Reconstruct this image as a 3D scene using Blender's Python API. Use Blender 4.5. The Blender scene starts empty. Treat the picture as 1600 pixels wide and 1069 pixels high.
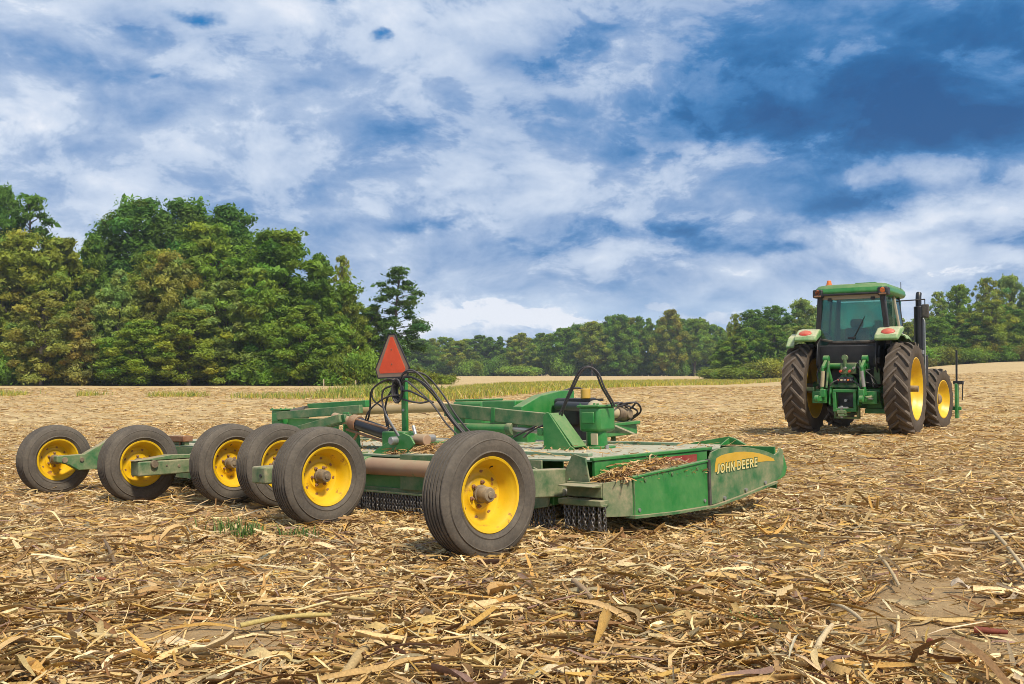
import bpy, math, random
import numpy as np
from mathutils import Matrix, Vector

sc = bpy.context.scene
R = math.radians
# ------------------------------------------------------------------ camera
FPX, HOR = 1500.0, 592.0
cam_d = bpy.data.cameras.new('camera')
cam_d.sensor_width = 36.0
cam_d.lens = FPX / 1600.0 * 36.0
cam_d.clip_end = 3000
cam = bpy.data.objects.new('camera', cam_d)
sc.collection.objects.link(cam)
cam.location = (0, 0, 1.0)
cam.rotation_euler = (R(90) + math.atan((HOR - 534.5) / FPX), 0, 0)
sc.camera = cam
# ------------------------------------------------------------------ light
SUN_EL, SUN_AZ = 52.0, 148.0          # azimuth clockwise from +Y: behind the camera on its right
sd = bpy.data.lights.new('sun', 'SUN')
sd.energy = 3.5
sd.angle = R(9)
sd.color = (1.0, 0.92, 0.78)
sun = bpy.data.objects.new('sun', sd)
sc.collection.objects.link(sun)
tosun = Vector((math.sin(R(SUN_AZ)) * math.cos(R(SUN_EL)), math.cos(R(SUN_AZ)) * math.cos(R(SUN_EL)), math.sin(R(SUN_EL))))
sun.rotation_euler = tosun.to_track_quat('Z', 'Y').to_euler()
sun.location = (20, -30, 60)

vs = sc.view_settings
vs.view_transform = 'Standard'
vs.look = 'None'
vs.gamma = 1.0
vs.exposure = 0.5
try:
    sc.cycles.use_denoising = True
    sc.cycles.filter_width = 0.9
    sc.cycles.denoiser = 'OPENIMAGEDENOISE'
    sc.cycles.max_bounces = 5
    sc.cycles.volume_bounces = 0
    sc.cycles.use_adaptive_sampling = True
    sc.cycles.adaptive_threshold = 0.02
    sc.cycles.diffuse_bounces = 3
    sc.cycles.transparent_max_bounces = 8
except Exception:
    pass


class NT:
    """tiny expression builder for node trees"""
    def __init__(s, tree):
        s.t = tree
        s.n = tree.nodes
        s.l = tree.links

    def new(s, typ, **kw):
        n = s.n.new(typ)
        for k, v in kw.items():
            setattr(n, k, v)
        return n

    def put(s, sock, v):
        if isinstance(v, bpy.types.NodeSocket):
            s.l.new(v, sock)
        elif v is not None:
            sock.default_value = v

    def m(s, op, a, b=None, c=None, clamp=False):
        n = s.new('ShaderNodeMath', operation=op, use_clamp=clamp)
        s.put(n.inputs[0], a)
        s.put(n.inputs[1], b)
        if c is not None:
            s.put(n.inputs[2], c)
        return n.outputs[0]

    def vm(s, op, a, b=None):
        n = s.new('ShaderNodeVectorMath', operation=op)
        s.put(n.inputs[0], a)
        if b is not None:
            s.put(n.inputs[1], b)
        return n.outputs[0]

    def noise(s, vec, scale, detail=4, rough=.5, dist=0.0, out=0):
        n = s.new('ShaderNodeTexNoise')
        if vec is not None:
            s.put(n.inputs['Vector'], vec)
        n.inputs['Scale'].default_value = scale
        n.inputs['Detail'].default_value = detail
        n.inputs['Roughness'].default_value = rough
        n.inputs['Distortion'].default_value = dist
        return n.outputs[out]

    def ramp(s, fac, stops, interp='LINEAR'):
        n = s.new('ShaderNodeValToRGB')
        e = n.color_ramp.elements
        n.color_ramp.interpolation = interp
        while len(e) < len(stops):
            e.new(.5)
        for i, (p, c) in enumerate(stops):
            e[i].position = p
            e[i].color = c if len(c) == 4 else (*c, 1)
        s.put(n.inputs[0], fac)
        return n.outputs[0]

    def mix(s, fac, a, b, mode='MIX'):
        n = s.new('ShaderNodeMix', data_type='RGBA', blend_type=mode)
        n.clamp_factor = True
        s.put(n.inputs[0], fac)
        s.put(n.inputs[6], a if isinstance(a, bpy.types.NodeSocket) else (*a, 1))
        s.put(n.inputs[7], b if isinstance(b, bpy.types.NodeSocket) else (*b, 1))
        return n.outputs[2]

    def lerp(s, v, a, b, c=0.0, d=1.0, smooth=False):
        n = s.new('ShaderNodeMapRange')
        n.interpolation_type = 'SMOOTHSTEP' if smooth else 'LINEAR'
        s.put(n.inputs[0], v)
        for i, q in enumerate((a, b, c, d)):
            n.inputs[i + 1].default_value = q
        return n.outputs[0]


# ------------------------------------------------------------------ sky
world = bpy.data.worlds.new('World')
sc.world = world
world.use_nodes = True
wt = world.node_tree
wt.nodes.clear()
W = NT(wt)
tc = W.new('ShaderNodeTexCoord').outputs['Generated']
sky = W.new('ShaderNodeTexSky', sky_type='NISHITA')
sky.sun_disc = False
sky.sun_elevation = R(SUN_EL)
sky.sun_rotation = R(SUN_AZ)
sky.ozone_density = 3.0
sep = W.new('ShaderNodeSeparateXYZ')
W.put(sep.inputs[0], tc)
dx, dy, dz = sep.outputs
zc = W.m('MAXIMUM', dz, 0.0)
inv = W.m('DIVIDE', 1.0, W.m('ADD', zc, 0.52))
comb = W.new('ShaderNodeCombineXYZ')
W.put(comb.inputs[0], W.m('MULTIPLY', dx, inv))
W.put(comb.inputs[1], W.m('MULTIPLY', dy, inv))
W.put(comb.inputs[2], W.m('MULTIPLY', dz, 1.1))
P = comb.outputs[0]


def shifted(vec, off, scale=1.0):
    n = W.new('ShaderNodeVectorMath', operation='MULTIPLY_ADD')
    W.put(n.inputs[0], vec)
    n.inputs[1].default_value = (scale,) * 3
    n.inputs[2].default_value = off
    return n.outputs[0]


warp = W.noise(P, 3.0, 3, .5, out=1)
wn = W.new('ShaderNodeVectorMath', operation='MULTIPLY_ADD')
W.put(wn.inputs[0], warp)
wn.inputs[1].default_value = (.16, .16, .16)
W.put(wn.inputs[2], P)
Pw = wn.outputs[0]
n_big = W.noise(Pw, 3.4, 7, .60)
n_up = W.noise(shifted(Pw, (-.012, -.035, .055)), 3.4, 5, .56)
n_fine = W.noise(Pw, 12.0, 5, .66)
rot = W.new('ShaderNodeMapping')
rot.inputs['Rotation'].default_value = (0, 0, R(32))
rot.inputs['Scale'].default_value = (1.0, 2.6, 1)
W.put(rot.inputs[0], Pw)
n_str = W.noise(rot.outputs[0], 3.6, 5, .55)
relief = W.m('SUBTRACT', n_big, n_up)
az = W.m('ARCTAN2', dx, dy)
el = W.m('ARCSINE', dz)
wx = W.m('SUBTRACT', n_big, .5)
wy = W.m('SUBTRACT', W.noise(shifted(P, (7.3, 2.1, 4.0)), 4.6, 6, .62), .5)
azw = W.m('MULTIPLY_ADD', wx, .26, az)
elw = W.m('MULTIPLY_ADD', wy, .10, el)


def blobs(lst, a, e):
    tot = None
    for (px, py, sx, sy, amp) in lst:
        X = (px - 800) / FPX
        a0 = math.atan(X)
        e0 = math.atan((HOR - py) / FPX * math.cos(a0))
        gx = W.m('MULTIPLY', W.m('SUBTRACT', a, a0), FPX / sx)
        gy = W.m('MULTIPLY', W.m('SUBTRACT', e, e0), FPX / sy)
        q = W.m('MULTIPLY_ADD', gx, gx, W.m('MULTIPLY', gy, gy))
        g = W.m('MULTIPLY', W.m('EXPONENT', W.m('MULTIPLY', q, -1.0)), amp)
        tot = g if tot is None else W.m('ADD', tot, g)
    return tot


dark = blobs([(1500, 190, 430, 46, .62), (1290, 170, 250, 62, .42), (1260, 80, 360, 90, .42), (1580, 70, 260, 100, .34), (1020, 362, 150, 22, .50),
              (1390, 302, 200, 26, .52), (590, 185, 80, 45, .20), (650, 345, 80, 14, .34), (860, 390, 80, 13, .34), (760, 300, 160, 18, .16),
              (840, 70, 120, 45, .18), (1570, 372, 110, 18, .34), (60, 92, 220, 24, .18), (230, 36, 110, 22, .14), (1180, 375, 70, 12, .26)], azw, elw)
bright = blobs([(985, 85, 50, 45, .26), (930, 190, 110, 45, .12), (1130, 250, 170, 26, .24), (1500, 345, 150, 26, .16), (1450, 392, 300, 30, .14),
                (150, 45, 130, 22, .14), (330, 130, 260, 40, .08), (130, 215, 70, 14, .14), (850, 490, 60, 16, .26), (760, 476, 50, 12, .2),
                (1190, 350, 70, 16, .2), (1040, 130, 30, 40, .2)], azw, elw)
hole = blobs([(322, 14, 50, 16, .95), (606, 50, 20, 15, .85), (525, -10, 46, 12, .8), (4, 190, 26, 9, .7), (229, 102, 22, 9, .62), (400, 118, 22, 9, .55)], W.m('MULTIPLY_ADD', wx, .16, az), W.m('MULTIPLY_ADD', wy, .07, el))
hole = W.m('ADD', hole, W.m('MULTIPLY', W.m('SUBTRACT', n_fine, .5), W.m('MINIMUM', W.m('MULTIPLY', hole, 4.0), 2.2)))
billow = W.m('SUBTRACT', W.lerp(n_big, .36, .64, 0, 1, True), .5)
v = W.m('MULTIPLY_ADD', billow, .14, .65)
crisp = W.lerp(W.m('MULTIPLY_ADD', W.m('SUBTRACT', n_fine, .5), .42, n_big), .485, .545, -.5, .5, True)
v = W.m('MULTIPLY_ADD', crisp, .10, v)
v = W.m('MULTIPLY_ADD', relief, 1.15, v)
v = W.m('MULTIPLY_ADD', W.m('SUBTRACT', n_fine, .5), .30, v)
v = W.m('MULTIPLY_ADD', W.m('SUBTRACT', n_str, .5), .27, v)
v = W.m('SUBTRACT', v, W.m('MULTIPLY', dark, W.lerp(n_fine, .3, .7, 1.10, .80)))
v = W.m('ADD', v, bright)
puff = blobs([(850, 497, 70, 22, 1.0), (765, 478, 55, 18, .9), (690, 502, 60, 16, .8), (1010, 478, 60, 13, .7), (1110, 498, 70, 16, .8), (925, 512, 60, 12, .8), (1540, 425, 90, 14, .7)], W.m('MULTIPLY_ADD', wx, .05, az), W.m('MULTIPLY_ADD', wy, .02, el))
puff = W.lerp(W.m('MULTIPLY_ADD', W.m('SUBTRACT', n_fine, .5), 1.5, puff), .50, .66, 0, 1, True)
v = W.m('MULTIPLY_ADD', puff, .20, v)
v = W.m('ADD', v, W.lerp(el, 0.0, .16, .08, 0.0))
vr = W.m('MULTIPLY_ADD', v, 1 / 1.3, .3 / 1.3)
rs_ = lambda q: (q + .3) / 1.3
cloud = W.ramp(vr, [(rs_(-.3), (.002, .075, .24)), (rs_(.05), (.008, .115, .32)), (rs_(.22), (.035, .175, .42)), (rs_(.38), (.125, .265, .51)), (rs_(.54), (.275, .39, .60)), (rs_(.70), (.43, .53, .70)), (rs_(.86), (.58, .66, .79)), (rs_(1.0), (.78, .81, .88))])
# low sky turns a clear pale blue between small cumulus
low = W.m('MULTIPLY', W.m('SUBTRACT', 1.0, puff), W.m('MULTIPLY', W.lerp(el, .005, .12, 1.0, 0.0, True), W.lerp(n_big, .46, .56, .8, 0.0)))
cloud = W.mix(low, cloud, (.47, .64, .84))
cloud = W.mix(W.lerp(hole, .25, 1.15, 0, 1, True), cloud, (.006, .17, .45))
b_sky = W.new('ShaderNodeBackground')
W.put(b_sky.inputs[0], sky.outputs[0])
b_sky.inputs[1].default_value = .09
b_cl = W.new('ShaderNodeBackground')
W.put(b_cl.inputs[0], cloud)
b_cl.inputs[1].default_value = .80
mixs = W.new('ShaderNodeMixShader')
mixs.inputs[0].default_value = .96
W.l.new(b_sky.outputs[0], mixs.inputs[1])
W.l.new(b_cl.outputs[0], mixs.inputs[2])
wo = W.new('ShaderNodeOutputWorld')
W.l.new(mixs.outputs[0], wo.inputs[0])

# ------------------------------------------------------------------ helpers
COL = sc.collection
rng = np.random.default_rng(7)


def tag(o, label=None, cat=None, group=None, kind=None):
    for k, val in (('label', label), ('category', cat), ('group', group), ('kind', kind)):
        if val:
            o[k] = val
    return o


def empty(name, loc=(0, 0, 0), rotz=0.0):
    o = bpy.data.objects.new(name, None)
    COL.objects.link(o)
    o.location = loc
    o.rotation_euler = (0, 0, rotz)
    o.empty_display_size = .1
    return o


class MB:
    def __init__(s):
        s.v = []
        s.f = []

    def add(s, vs_, fs_):
        b = len(s.v)
        s.v += [tuple(map(float, q)) for q in vs_]
        s.f += [tuple(b + i for i in q) for q in fs_]
        return s

    def hexa(s, a):
        return s.add(a, [(0, 3, 2, 1), (4, 5, 6, 7), (0, 1, 5, 4), (1, 2, 6, 5), (2, 3, 7, 6), (3, 0, 4, 7)])

    def box(s, c, d, rot=None):
        M = Matrix(rot) if rot is not None else Matrix.Identity(3)
        pts = []
        for z in (-.5, .5):
            for x, y in ((-.5, -.5), (.5, -.5), (.5, .5), (-.5, .5)):
                pts.append(Vector(c) + M @ Vector((x * d[0], y * d[1], z * d[2])))
        return s.hexa(pts)

    def b2(s, lo, hi):
        return s.box([(lo[i] + hi[i]) / 2 for i in range(3)], [abs(hi[i] - lo[i]) for i in range(3)])

    def beam(s, p0, p1, w, h, up=(0, 0, 1)):
        p0, p1 = Vector(p0), Vector(p1)
        d = p1 - p0
        y = d.normalized()
        x = y.cross(Vector(up)).normalized()
        z = x.cross(y)
        return s.box((p0 + p1) / 2, (w, d.length, h), Matrix((x, y, z)).transposed())

    def prism(s, poly, axis, a, b):
        """poly: 2-D outline; axis 0/1/2: extrusion axis; remaining axes in order"""
        def P3(q, t):
            r = [0, 0, 0]
            o = [i for i in range(3) if i != axis]
            r[axis] = t
            r[o[0]], r[o[1]] = q
            return r
        n = len(poly)
        vs_ = [P3(q, a) for q in poly] + [P3(q, b) for q in poly]
        fs_ = [tuple(range(n))[::-1], tuple(range(n, 2 * n))]
        for i in range(n):
            j = (i + 1) % n
            fs_.append((i, j, n + j, n + i))
        return s.add(vs_, fs_)

    def tube(s, path, r, n=8, cap=True):
        path = [Vector(p) for p in path]
        k = len(path)
        rs = list(r) if hasattr(r, '__len__') else [r] * k
        tang = []
        for i in range(k):
            t = path[min(i + 1, k - 1)] - path[max(i - 1, 0)]
            tang.append(t.normalized())
        x = tang[0].orthogonal().normalized()
        vs_, fs_ = [], []
        for i in range(k):
            t = tang[i]
            x = (x - t * x.dot(t)).normalized()
            y = t.cross(x)
            for j in range(n):
                a = 2 * math.pi * j / n
                vs_.append(path[i] + (x * math.cos(a) + y * math.sin(a)) * rs[i])
        for i in range(k - 1):
            for j in range(n):
                j2 = (j + 1) % n
                fs_.append((i * n + j, i * n + j2, (i + 1) * n + j2, (i + 1) * n + j))
        if cap:
            fs_.append(tuple(range(n))[::-1])
            fs_.append(tuple(range((k - 1) * n, k * n)))
        return s.add(vs_, fs_)

    def cyl(s, p0, p1, r, n=16, r1=None):
        return s.tube([p0, p1], [r, r if r1 is None else r1], n)

    def lathe(s, prof, n=48, c=(0, 0, 0), closed=False):
        """profile of (x, radius) turned about the x axis through c"""
        k = len(prof)
        vs_ = []
        for j in range(n):
            a = 2 * math.pi * j / n
            for x, r in prof:
                vs_.append((c[0] + x, c[1] + r * math.cos(a), c[2] + r * math.sin(a)))
        fs_ = []
        for j in range(n):
            j2 = (j + 1) % n
            for i in range(k if closed else k - 1):
                i2 = (i + 1) % k
                fs_.append((j * k + i, j * k + i2, j2 * k + i2, j2 * k + i))
        return s.add(vs_, fs_)

    def mesh(s, name, mat=None, smooth=35):
        me = bpy.data.meshes.new(name)
        me.from_pydata(s.v, [], s.f)
        me.update()
        import bmesh
        bm = bmesh.new()
        bm.from_mesh(me)
        bmesh.ops.recalc_face_normals(bm, faces=bm.faces)
        bm.to_mesh(me)
        bm.free()
        if smooth:
            me.polygons.foreach_set('use_smooth', [True] * len(me.polygons))
            me.set_sharp_from_angle(angle=R(smooth))
        if mat:
            me.materials.append(mat)
        return me


def ob(name, data, parent=None, loc=None, rot=None, bevel=0, mat=None):
    if isinstance(data, MB):
        data = data.mesh(name, mat)
    o = bpy.data.objects.new(name, data)
    COL.objects.link(o)
    if parent is not None:
        o.parent = parent
    if loc is not None:
        o.location = loc
    if rot is not None:
        o.rotation_euler = rot
    if bevel:
        b = o.modifiers.new('bevel', 'BEVEL')
        b.width = bevel
        b.segments = 2
        b.limit_method = 'ANGLE'
        b.angle_limit = R(40)
    return o


def spline(pts, n=24):
    """Catmull-Rom through points"""
    p = [Vector(q) for q in pts]
    p = [p[0] * 2 - p[1]] + p + [p[-1] * 2 - p[-2]]
    out = []
    segs = len(p) - 3
    per = max(2, n // segs)
    for i in range(segs):
        a, b, c, d = p[i:i + 4]
        for k in range(per):
            t = k / per
            out.append(.5 * ((2 * b) + (c - a) * t + (2 * a - 5 * b + 4 * c - d) * t * t + (3 * b - a - 3 * c + d) * t ** 3))
    out.append(p[-2])
    return out


# ------------------------------------------------------------------ materials
def newmat(name):
    m = bpy.data.materials.new(name)
    m.use_nodes = True
    m.node_tree.nodes.clear()
    n = NT(m.node_tree)
    bs = n.new('ShaderNodeBsdfPrincipled')
    out = n.new('ShaderNodeOutputMaterial')
    n.l.new(bs.outputs[0], out.inputs[0])
    return m, n, bs, out


def bump(n, bs, h, strength=.3, dist=.01):
    b = n.new('ShaderNodeBump')
    b.inputs['Strength'].default_value = strength
    b.inputs['Distance'].default_value = dist
    n.put(b.inputs['Height'], h)
    n.l.new(b.outputs[0], bs.inputs['Normal'])


def own_pos(n):
    """object coordinates shifted by a different amount for every object, so copies wear differently"""
    q = n.new('ShaderNodeVectorMath', operation='ADD')
    n.put(q.inputs[0], n.new('ShaderNodeTexCoord').outputs['Object'])
    n.put(q.inputs[1], n.m('MULTIPLY', n.new('ShaderNodeObjectInfo').outputs['Random'], 17.0))
    return q.outputs[0]


DUST = (.36, .275, .165)


def paint(name, col, dust=.3, up=.6, rough=.38, metal=0.0, wear=None, scale=6.0, dustcol=DUST):
    """dirty machine paint: dust lies in noisy patches and thicker on faces that look up; wear = colour of bare spots"""
    m, n, bs, out = newmat(name)
    pos = own_pos(n)
    geo = n.new('ShaderNodeNewGeometry')
    sp = n.new('ShaderNodeSeparateXYZ')
    n.put(sp.inputs[0], geo.outputs['True Normal'])
    nz = n.lerp(sp.outputs[2], .2, 1.0, 0, 1)
    n1 = n.noise(pos, scale, 6, .65)
    n2 = n.noise(pos, scale * 7, 4, .6)
    base = n.mix(n.lerp(n1, .3, .7), [c * .82 for c in col], [min(1, c * 1.12) for c in col])
    if wear:
        wmask = n.lerp(n.noise(pos, scale * 2.2, 8, .72), .60, .66)
        base = n.mix(wmask, base, wear)
    d = n.m('ADD', n.m('MULTIPLY', n.lerp(n1, .35, .75), dust), n.m('MULTIPLY', nz, up))
    d = n.m('MULTIPLY', d, n.lerp(n2, .25, .65, .55, 1.15), clamp=True)
    c = n.mix(d, base, dustcol)
    n.put(bs.inputs['Base Color'], c)
    n.put(bs.inputs['Roughness'], n.lerp(d, 0, .7, rough, .9))
    bs.inputs['Metallic'].default_value = metal
    bump(n, bs, n2, .12, .004)
    return m


GREEN = (.014, .20, .036)
M = {}
M['green'] = paint('green_paint', GREEN, .22, .42, .34)
M['green_dusty'] = paint('green_paint_dusty', (.03, .15, .045), .78, .6, .5)
M['green_deck'] = paint('green_deck_top', (.10, .22, .12), .45, .75, .6, dustcol=(.46, .40, .28), scale=3)
M['green_tan'] = paint('green_paint_mud', (.05, .13, .045), 1.0, .6, .6, dustcol=(.34, .285, .17))
M['green_rust'] = paint('green_paint_worn', (.03, .17, .06), .5, .45, .5, wear=(.45, .19, .10), scale=2.2)
M['tube_worn'] = paint('worn_primer_tube', (.38, .22, .13), .8, .5, .6, wear=(.06, .2, .08), scale=2.4)
M['yellow'] = paint('yellow_paint', (.74, .45, .006), .10, .12, .36, wear=(.33, .13, .03), scale=4, dustcol=(.42, .27, .09))
M['yellow_clean'] = paint('yellow_paint_clean', (.74, .47, .008), .14, .12, .35, dustcol=(.42, .28, .10))
M['hub'] = paint('hub_iron', (.10, .07, .045), .9, .4, .6, wear=(.2, .09, .04))
M['steel'] = paint('dull_steel', (.42, .42, .41), .3, .3, .35, metal=.7)
M['rust'] = paint('rusty_iron', (.22, .085, .035), .5, .4, .8)
M['black'] = paint('black_plastic', (.014, .014, .016), .18, .25, .45, dustcol=(.12, .105, .085))
M['black_metal'] = paint('black_painted_metal', (.012, .012, .014), .10, .14, .32, dustcol=(.14, .12, .09))
M['black_dusty'] = paint('dusty_black_plastic', (.03, .028, .026), .6, .4, .6, dustcol=(.2, .165, .12))
M['chain'] = paint('chain_iron', (.16, .15, .14), .3, .2, .38, metal=.6, dustcol=(.18, .13, .08))
M['hose'] = paint('rubber_hose', (.022, .02, .022), .35, .35, .5, dustcol=(.2, .17, .15))
M['shaft'] = paint('dusty_shaft_shield', (.34, .24, .10), .9, .5, .7, dustcol=(.36, .27, .16))
M['shield_yellow'] = paint('yellow_plastic_shield', (.62, .36, .02), .6, .3, .5)
M['cream'] = paint('cream_plastic', (.50, .42, .25), .5, .3, .5)
M['orange'] = paint('fluorescent_orange', (1.0, .10, .018), .06, .05, .5)
M['red_reflect'] = paint('dusty_red_border', (.34, .20, .13), .5, .2, .5)
M['red_light'] = paint('red_lens', (.62, .045, .025), .35, .35, .25)
M['amber_light'] = paint('amber_lens', (.75, .18, .02), .2, .2, .25)
M['red_decal'] = paint('red_decal', (.30, .015, .02), .4, .1, .4)
M['decal_yellow'] = paint('yellow_decal', (.62, .36, .02), .25, .1, .4)
M['lettering'] = paint('pale_lettering', (.74, .62, .25), .2, .1, .4)
M['lettering_edge'] = paint('dark_green_lettering_edge', (.02, .09, .03), .1, .1, .4)
M['fender'] = paint('dusty_fender', (.10, .30, .08), .6, .75, .55, dustcol=(.52, .47, .30))
M['pillar_tan'] = paint('dusty_cab_pillar', (.36, .31, .22), .5, .3, .6)


def mk_tyre(name, base, dust, amount):
    m, n, bs, out = newmat(name)
    pos = own_pos(n)
    n1 = n.noise(pos, 5, 6, .65)
    n2 = n.noise(pos, 60, 3, .6)
    d = n.m('MULTIPLY', n.lerp(n1, .25, .72, amount * .45, amount), n.lerp(n2, .3, .7, .75, 1.15), clamp=True)
    n.put(bs.inputs['Base Color'], n.mix(d, base, dust))
    bs.inputs['Roughness'].default_value = .8
    bs.inputs['Specular IOR Level'].default_value = .25
    bump(n, bs, n2, .25, .003)
    return m


M['tyre'] = mk_tyre('dusty_rubber', (.020, .018, .017), (.20, .165, .125), .72)
M['tyre_tractor'] = mk_tyre('tractor_rubber', (.022, .018, .015), (.17, .125, .085), .62)
M['lug'] = mk_tyre('tractor_tread_rubber', (.03, .025, .022), (.22, .17, .125), .8)


def mk_glass():
    m, n, bs, out = newmat('tinted_cab_glass')
    n.n.remove(bs)
    tr = n.new('ShaderNodeBsdfTransparent')
    tr.inputs[0].default_value = (.44, .70, .61, 1)
    gl = n.new('ShaderNodeBsdfGlossy')
    gl.inputs[1].default_value = .03
    gl.inputs[0].default_value = (.8, .95, .95, 1)
    df = n.new('ShaderNodeBsdfDiffuse')
    df.inputs[0].default_value = (.30, .30, .20, 1)
    lw = n.new('ShaderNodeLayerWeight')
    lw.inputs[0].default_value = .22
    mx = n.new('ShaderNodeMixShader')
    n.put(mx.inputs[0], n.m('ADD', n.m('MULTIPLY', lw.outputs['Fresnel'], .8), .06))
    n.l.new(tr.outputs[0], mx.inputs[1])
    n.l.new(gl.outputs[0], mx.inputs[2])
    m2 = n.new('ShaderNodeMixShader')
    pos = n.new('ShaderNodeTexCoord').outputs['Object']
    n.put(m2.inputs[0], n.lerp(n.noise(pos, 3, 5, .6), .4, .8, .01, .22))
    n.l.new(mx.outputs[0], m2.inputs[1])
    n.l.new(df.outputs[0], m2.inputs[2])
    n.l.new(m2.outputs[0], out.inputs[0])
    return m


M['glass'] = mk_glass()


def mk_leaf(name, transl=.4, rough=.6, var=.35):
    m, n, bs, out = newmat(name)
    oi = n.new('ShaderNodeObjectInfo')
    at = n.new('ShaderNodeAttribute')
    at.attribute_name = 'tint'
    c = n.mix(1.0, oi.outputs['Color'], at.outputs['Color'], 'MULTIPLY')
    n.put(bs.inputs['Base Color'], c)
    bs.inputs['Roughness'].default_value = rough
    bs.inputs['Specular IOR Level'].default_value = .2
    tr = n.new('ShaderNodeBsdfTranslucent')
    n.put(tr.inputs[0], n.mix(1.0, c, (1.25, 1.2, .6), 'MULTIPLY'))
    mx = n.new('ShaderNodeMixShader')
    mx.inputs[0].default_value = transl
    n.l.new(bs.outputs[0], mx.inputs[1])
    n.l.new(tr.outputs[0], mx.inputs[2])
    n.l.new(mx.outputs[0], out.inputs[0])
    return m


M['leaf'] = mk_leaf('foliage')


def mk_attr(name, rough=.75, transl=.12, grain=120.0, amount=.35):
    m, n, bs, out = newmat(name)
    at = n.new('ShaderNodeAttribute')
    at.attribute_name = 'tint'
    pos = n.new('ShaderNodeTexCoord').outputs['Object']
    g = n.noise(pos, grain, 3, .6)
    c = n.mix(1.0, at.outputs['Color'], n.ramp(g, [(.25, (1 - amount,) * 3), (.75, (1 + amount * .6,) * 3)]), 'MULTIPLY')
    n.put(bs.inputs['Base Color'], c)
    bs.inputs['Roughness'].default_value = rough
    bs.inputs['Specular IOR Level'].default_value = .3
    tr = n.new('ShaderNodeBsdfTranslucent')
    n.put(tr.inputs[0], c)
    mx = n.new('ShaderNodeMixShader')
    mx.inputs[0].default_value = transl
    n.l.new(bs.outputs[0], mx.inputs[1])
    n.l.new(tr.outputs[0], mx.inputs[2])
    n.l.new(mx.outputs[0], out.inputs[0])
    return m


M['straw'] = mk_attr('corn_residue')
M['grass'] = mk_attr('grass_blades', .6, .3, 30, .2)


def mk_bark():
    m, n, bs, out = newmat('bark')
    pos = n.new('ShaderNodeTexCoord').outputs['Object']
    mp = n.new('ShaderNodeMapping')
    mp.inputs['Scale'].default_value = (6, 6, 1.2)
    n.put(mp.inputs[0], pos)
    g = n.noise(mp.outputs[0], 2, 6, .65)
    n.put(bs.inputs['Base Color'], n.ramp(g, [(.3, (.045, .034, .026)), (.7, (.17, .14, .11))]))
    bs.inputs['Roughness'].default_value = .9
    bump(n, bs, g, .6, .05)
    return m


M['bark'] = mk_bark()


def mk_soil():
    m, n, bs, out = newmat('field_soil')
    geo = n.new('ShaderNodeNewGeometry')
    p = geo.outputs['Position']
    big = n.noise(p, .35, 5, .6)
    mid = n.noise(p, 4, 6, .65)
    fine = n.noise(p, 45, 5, .7)
    soil = n.ramp(mid, [(.3, (.20, .115, .050)), (.55, (.32, .20, .092)), (.75, (.43, .295, .15))])
    soil = n.mix(n.lerp(fine, .35, .7), soil, n.mix(.5, soil, (.46, .33, .19)))
    # chopped residue too far off to be picked apart
    mp = n.new('ShaderNodeMapping')
    mp.inputs['Scale'].default_value = (1.0, .55, 1)
    n.put(mp.inputs[0], p)
    s1 = n.noise(mp.outputs[0], 5.5, 6, .75)
    s2 = n.noise(mp.outputs[0], 1.1, 6, .8)
    straw = n.ramp(s1, [(.30, (.18, .11, .045)), (.46, (.40, .27, .12)), (.58, (.56, .41, .20)), (.72, (.74, .60, .36))])
    straw = n.mix(n.lerp(s2, .35, .68, 0, .75), straw, (.66, .50, .26))
    sp = n.new('ShaderNodeSeparateXYZ')
    n.put(sp.inputs[0], p)
    f = n.m('MULTIPLY', n.lerp(sp.outputs[1], 5, 26, .12, .95, True), n.lerp(big, .25, .6, .75, 1.0))
    # rows left by the planter, and bands of the field
    c = n.mix(f, soil, straw)
    c = n.mix(n.lerp(n.noise(p, .06, 3, .5), .4, .65, 0, .35), c, n.mix(.5, c, (.56, .40, .21)))
    n.put(bs.inputs['Base Color'], c)
    bs.inputs['Roughness'].default_value = .95
    bs.inputs['Specular IOR Level'].default_value = .1
    bump(n, bs, n.m('ADD', n.m('MULTIPLY', mid, .6), n.m('MULTIPLY', fine, .5)), .9, .035)
    return m


M['soil'] = mk_soil()


# ------------------------------------------------------------------ terrain
def sstep(a, b, x):
    t = np.clip((x - a) / (b - a), 0, 1)
    return t * t * (3 - 2 * t)


def ground_z(x, y):
    x = np.asarray(x, float)
    y = np.asarray(y, float)
    near = .107 + .0221 * np.clip(x, -12, 14) - .0192 * np.clip(y, -3, 24)
    ys = np.maximum(y, 1)
    far = .4 + .0078 * np.maximum(0, y - 95) + 3.3 * sstep(.22, .56, x / ys) * np.clip(y / 170, 0, 1.2)
    S = sstep(14, 92, y)
    return near * (1 - S) + far * S


def gz(x, y):
    return float(ground_z(x, y))


def bumps(x, y):
    """soil unevenness, metres"""
    return (.012 * np.sin(x * 7.1 + 1.3 * np.sin(y * 3.1)) * np.sin(y * 6.3 + 1.7 * np.sin(x * 2.3)) + .010 * np.sin(x * 2.1 + y * 1.3) + .007 * np.sin(x * 17 + y * 5) * np.sin(y * 19 - x * 4))


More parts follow.
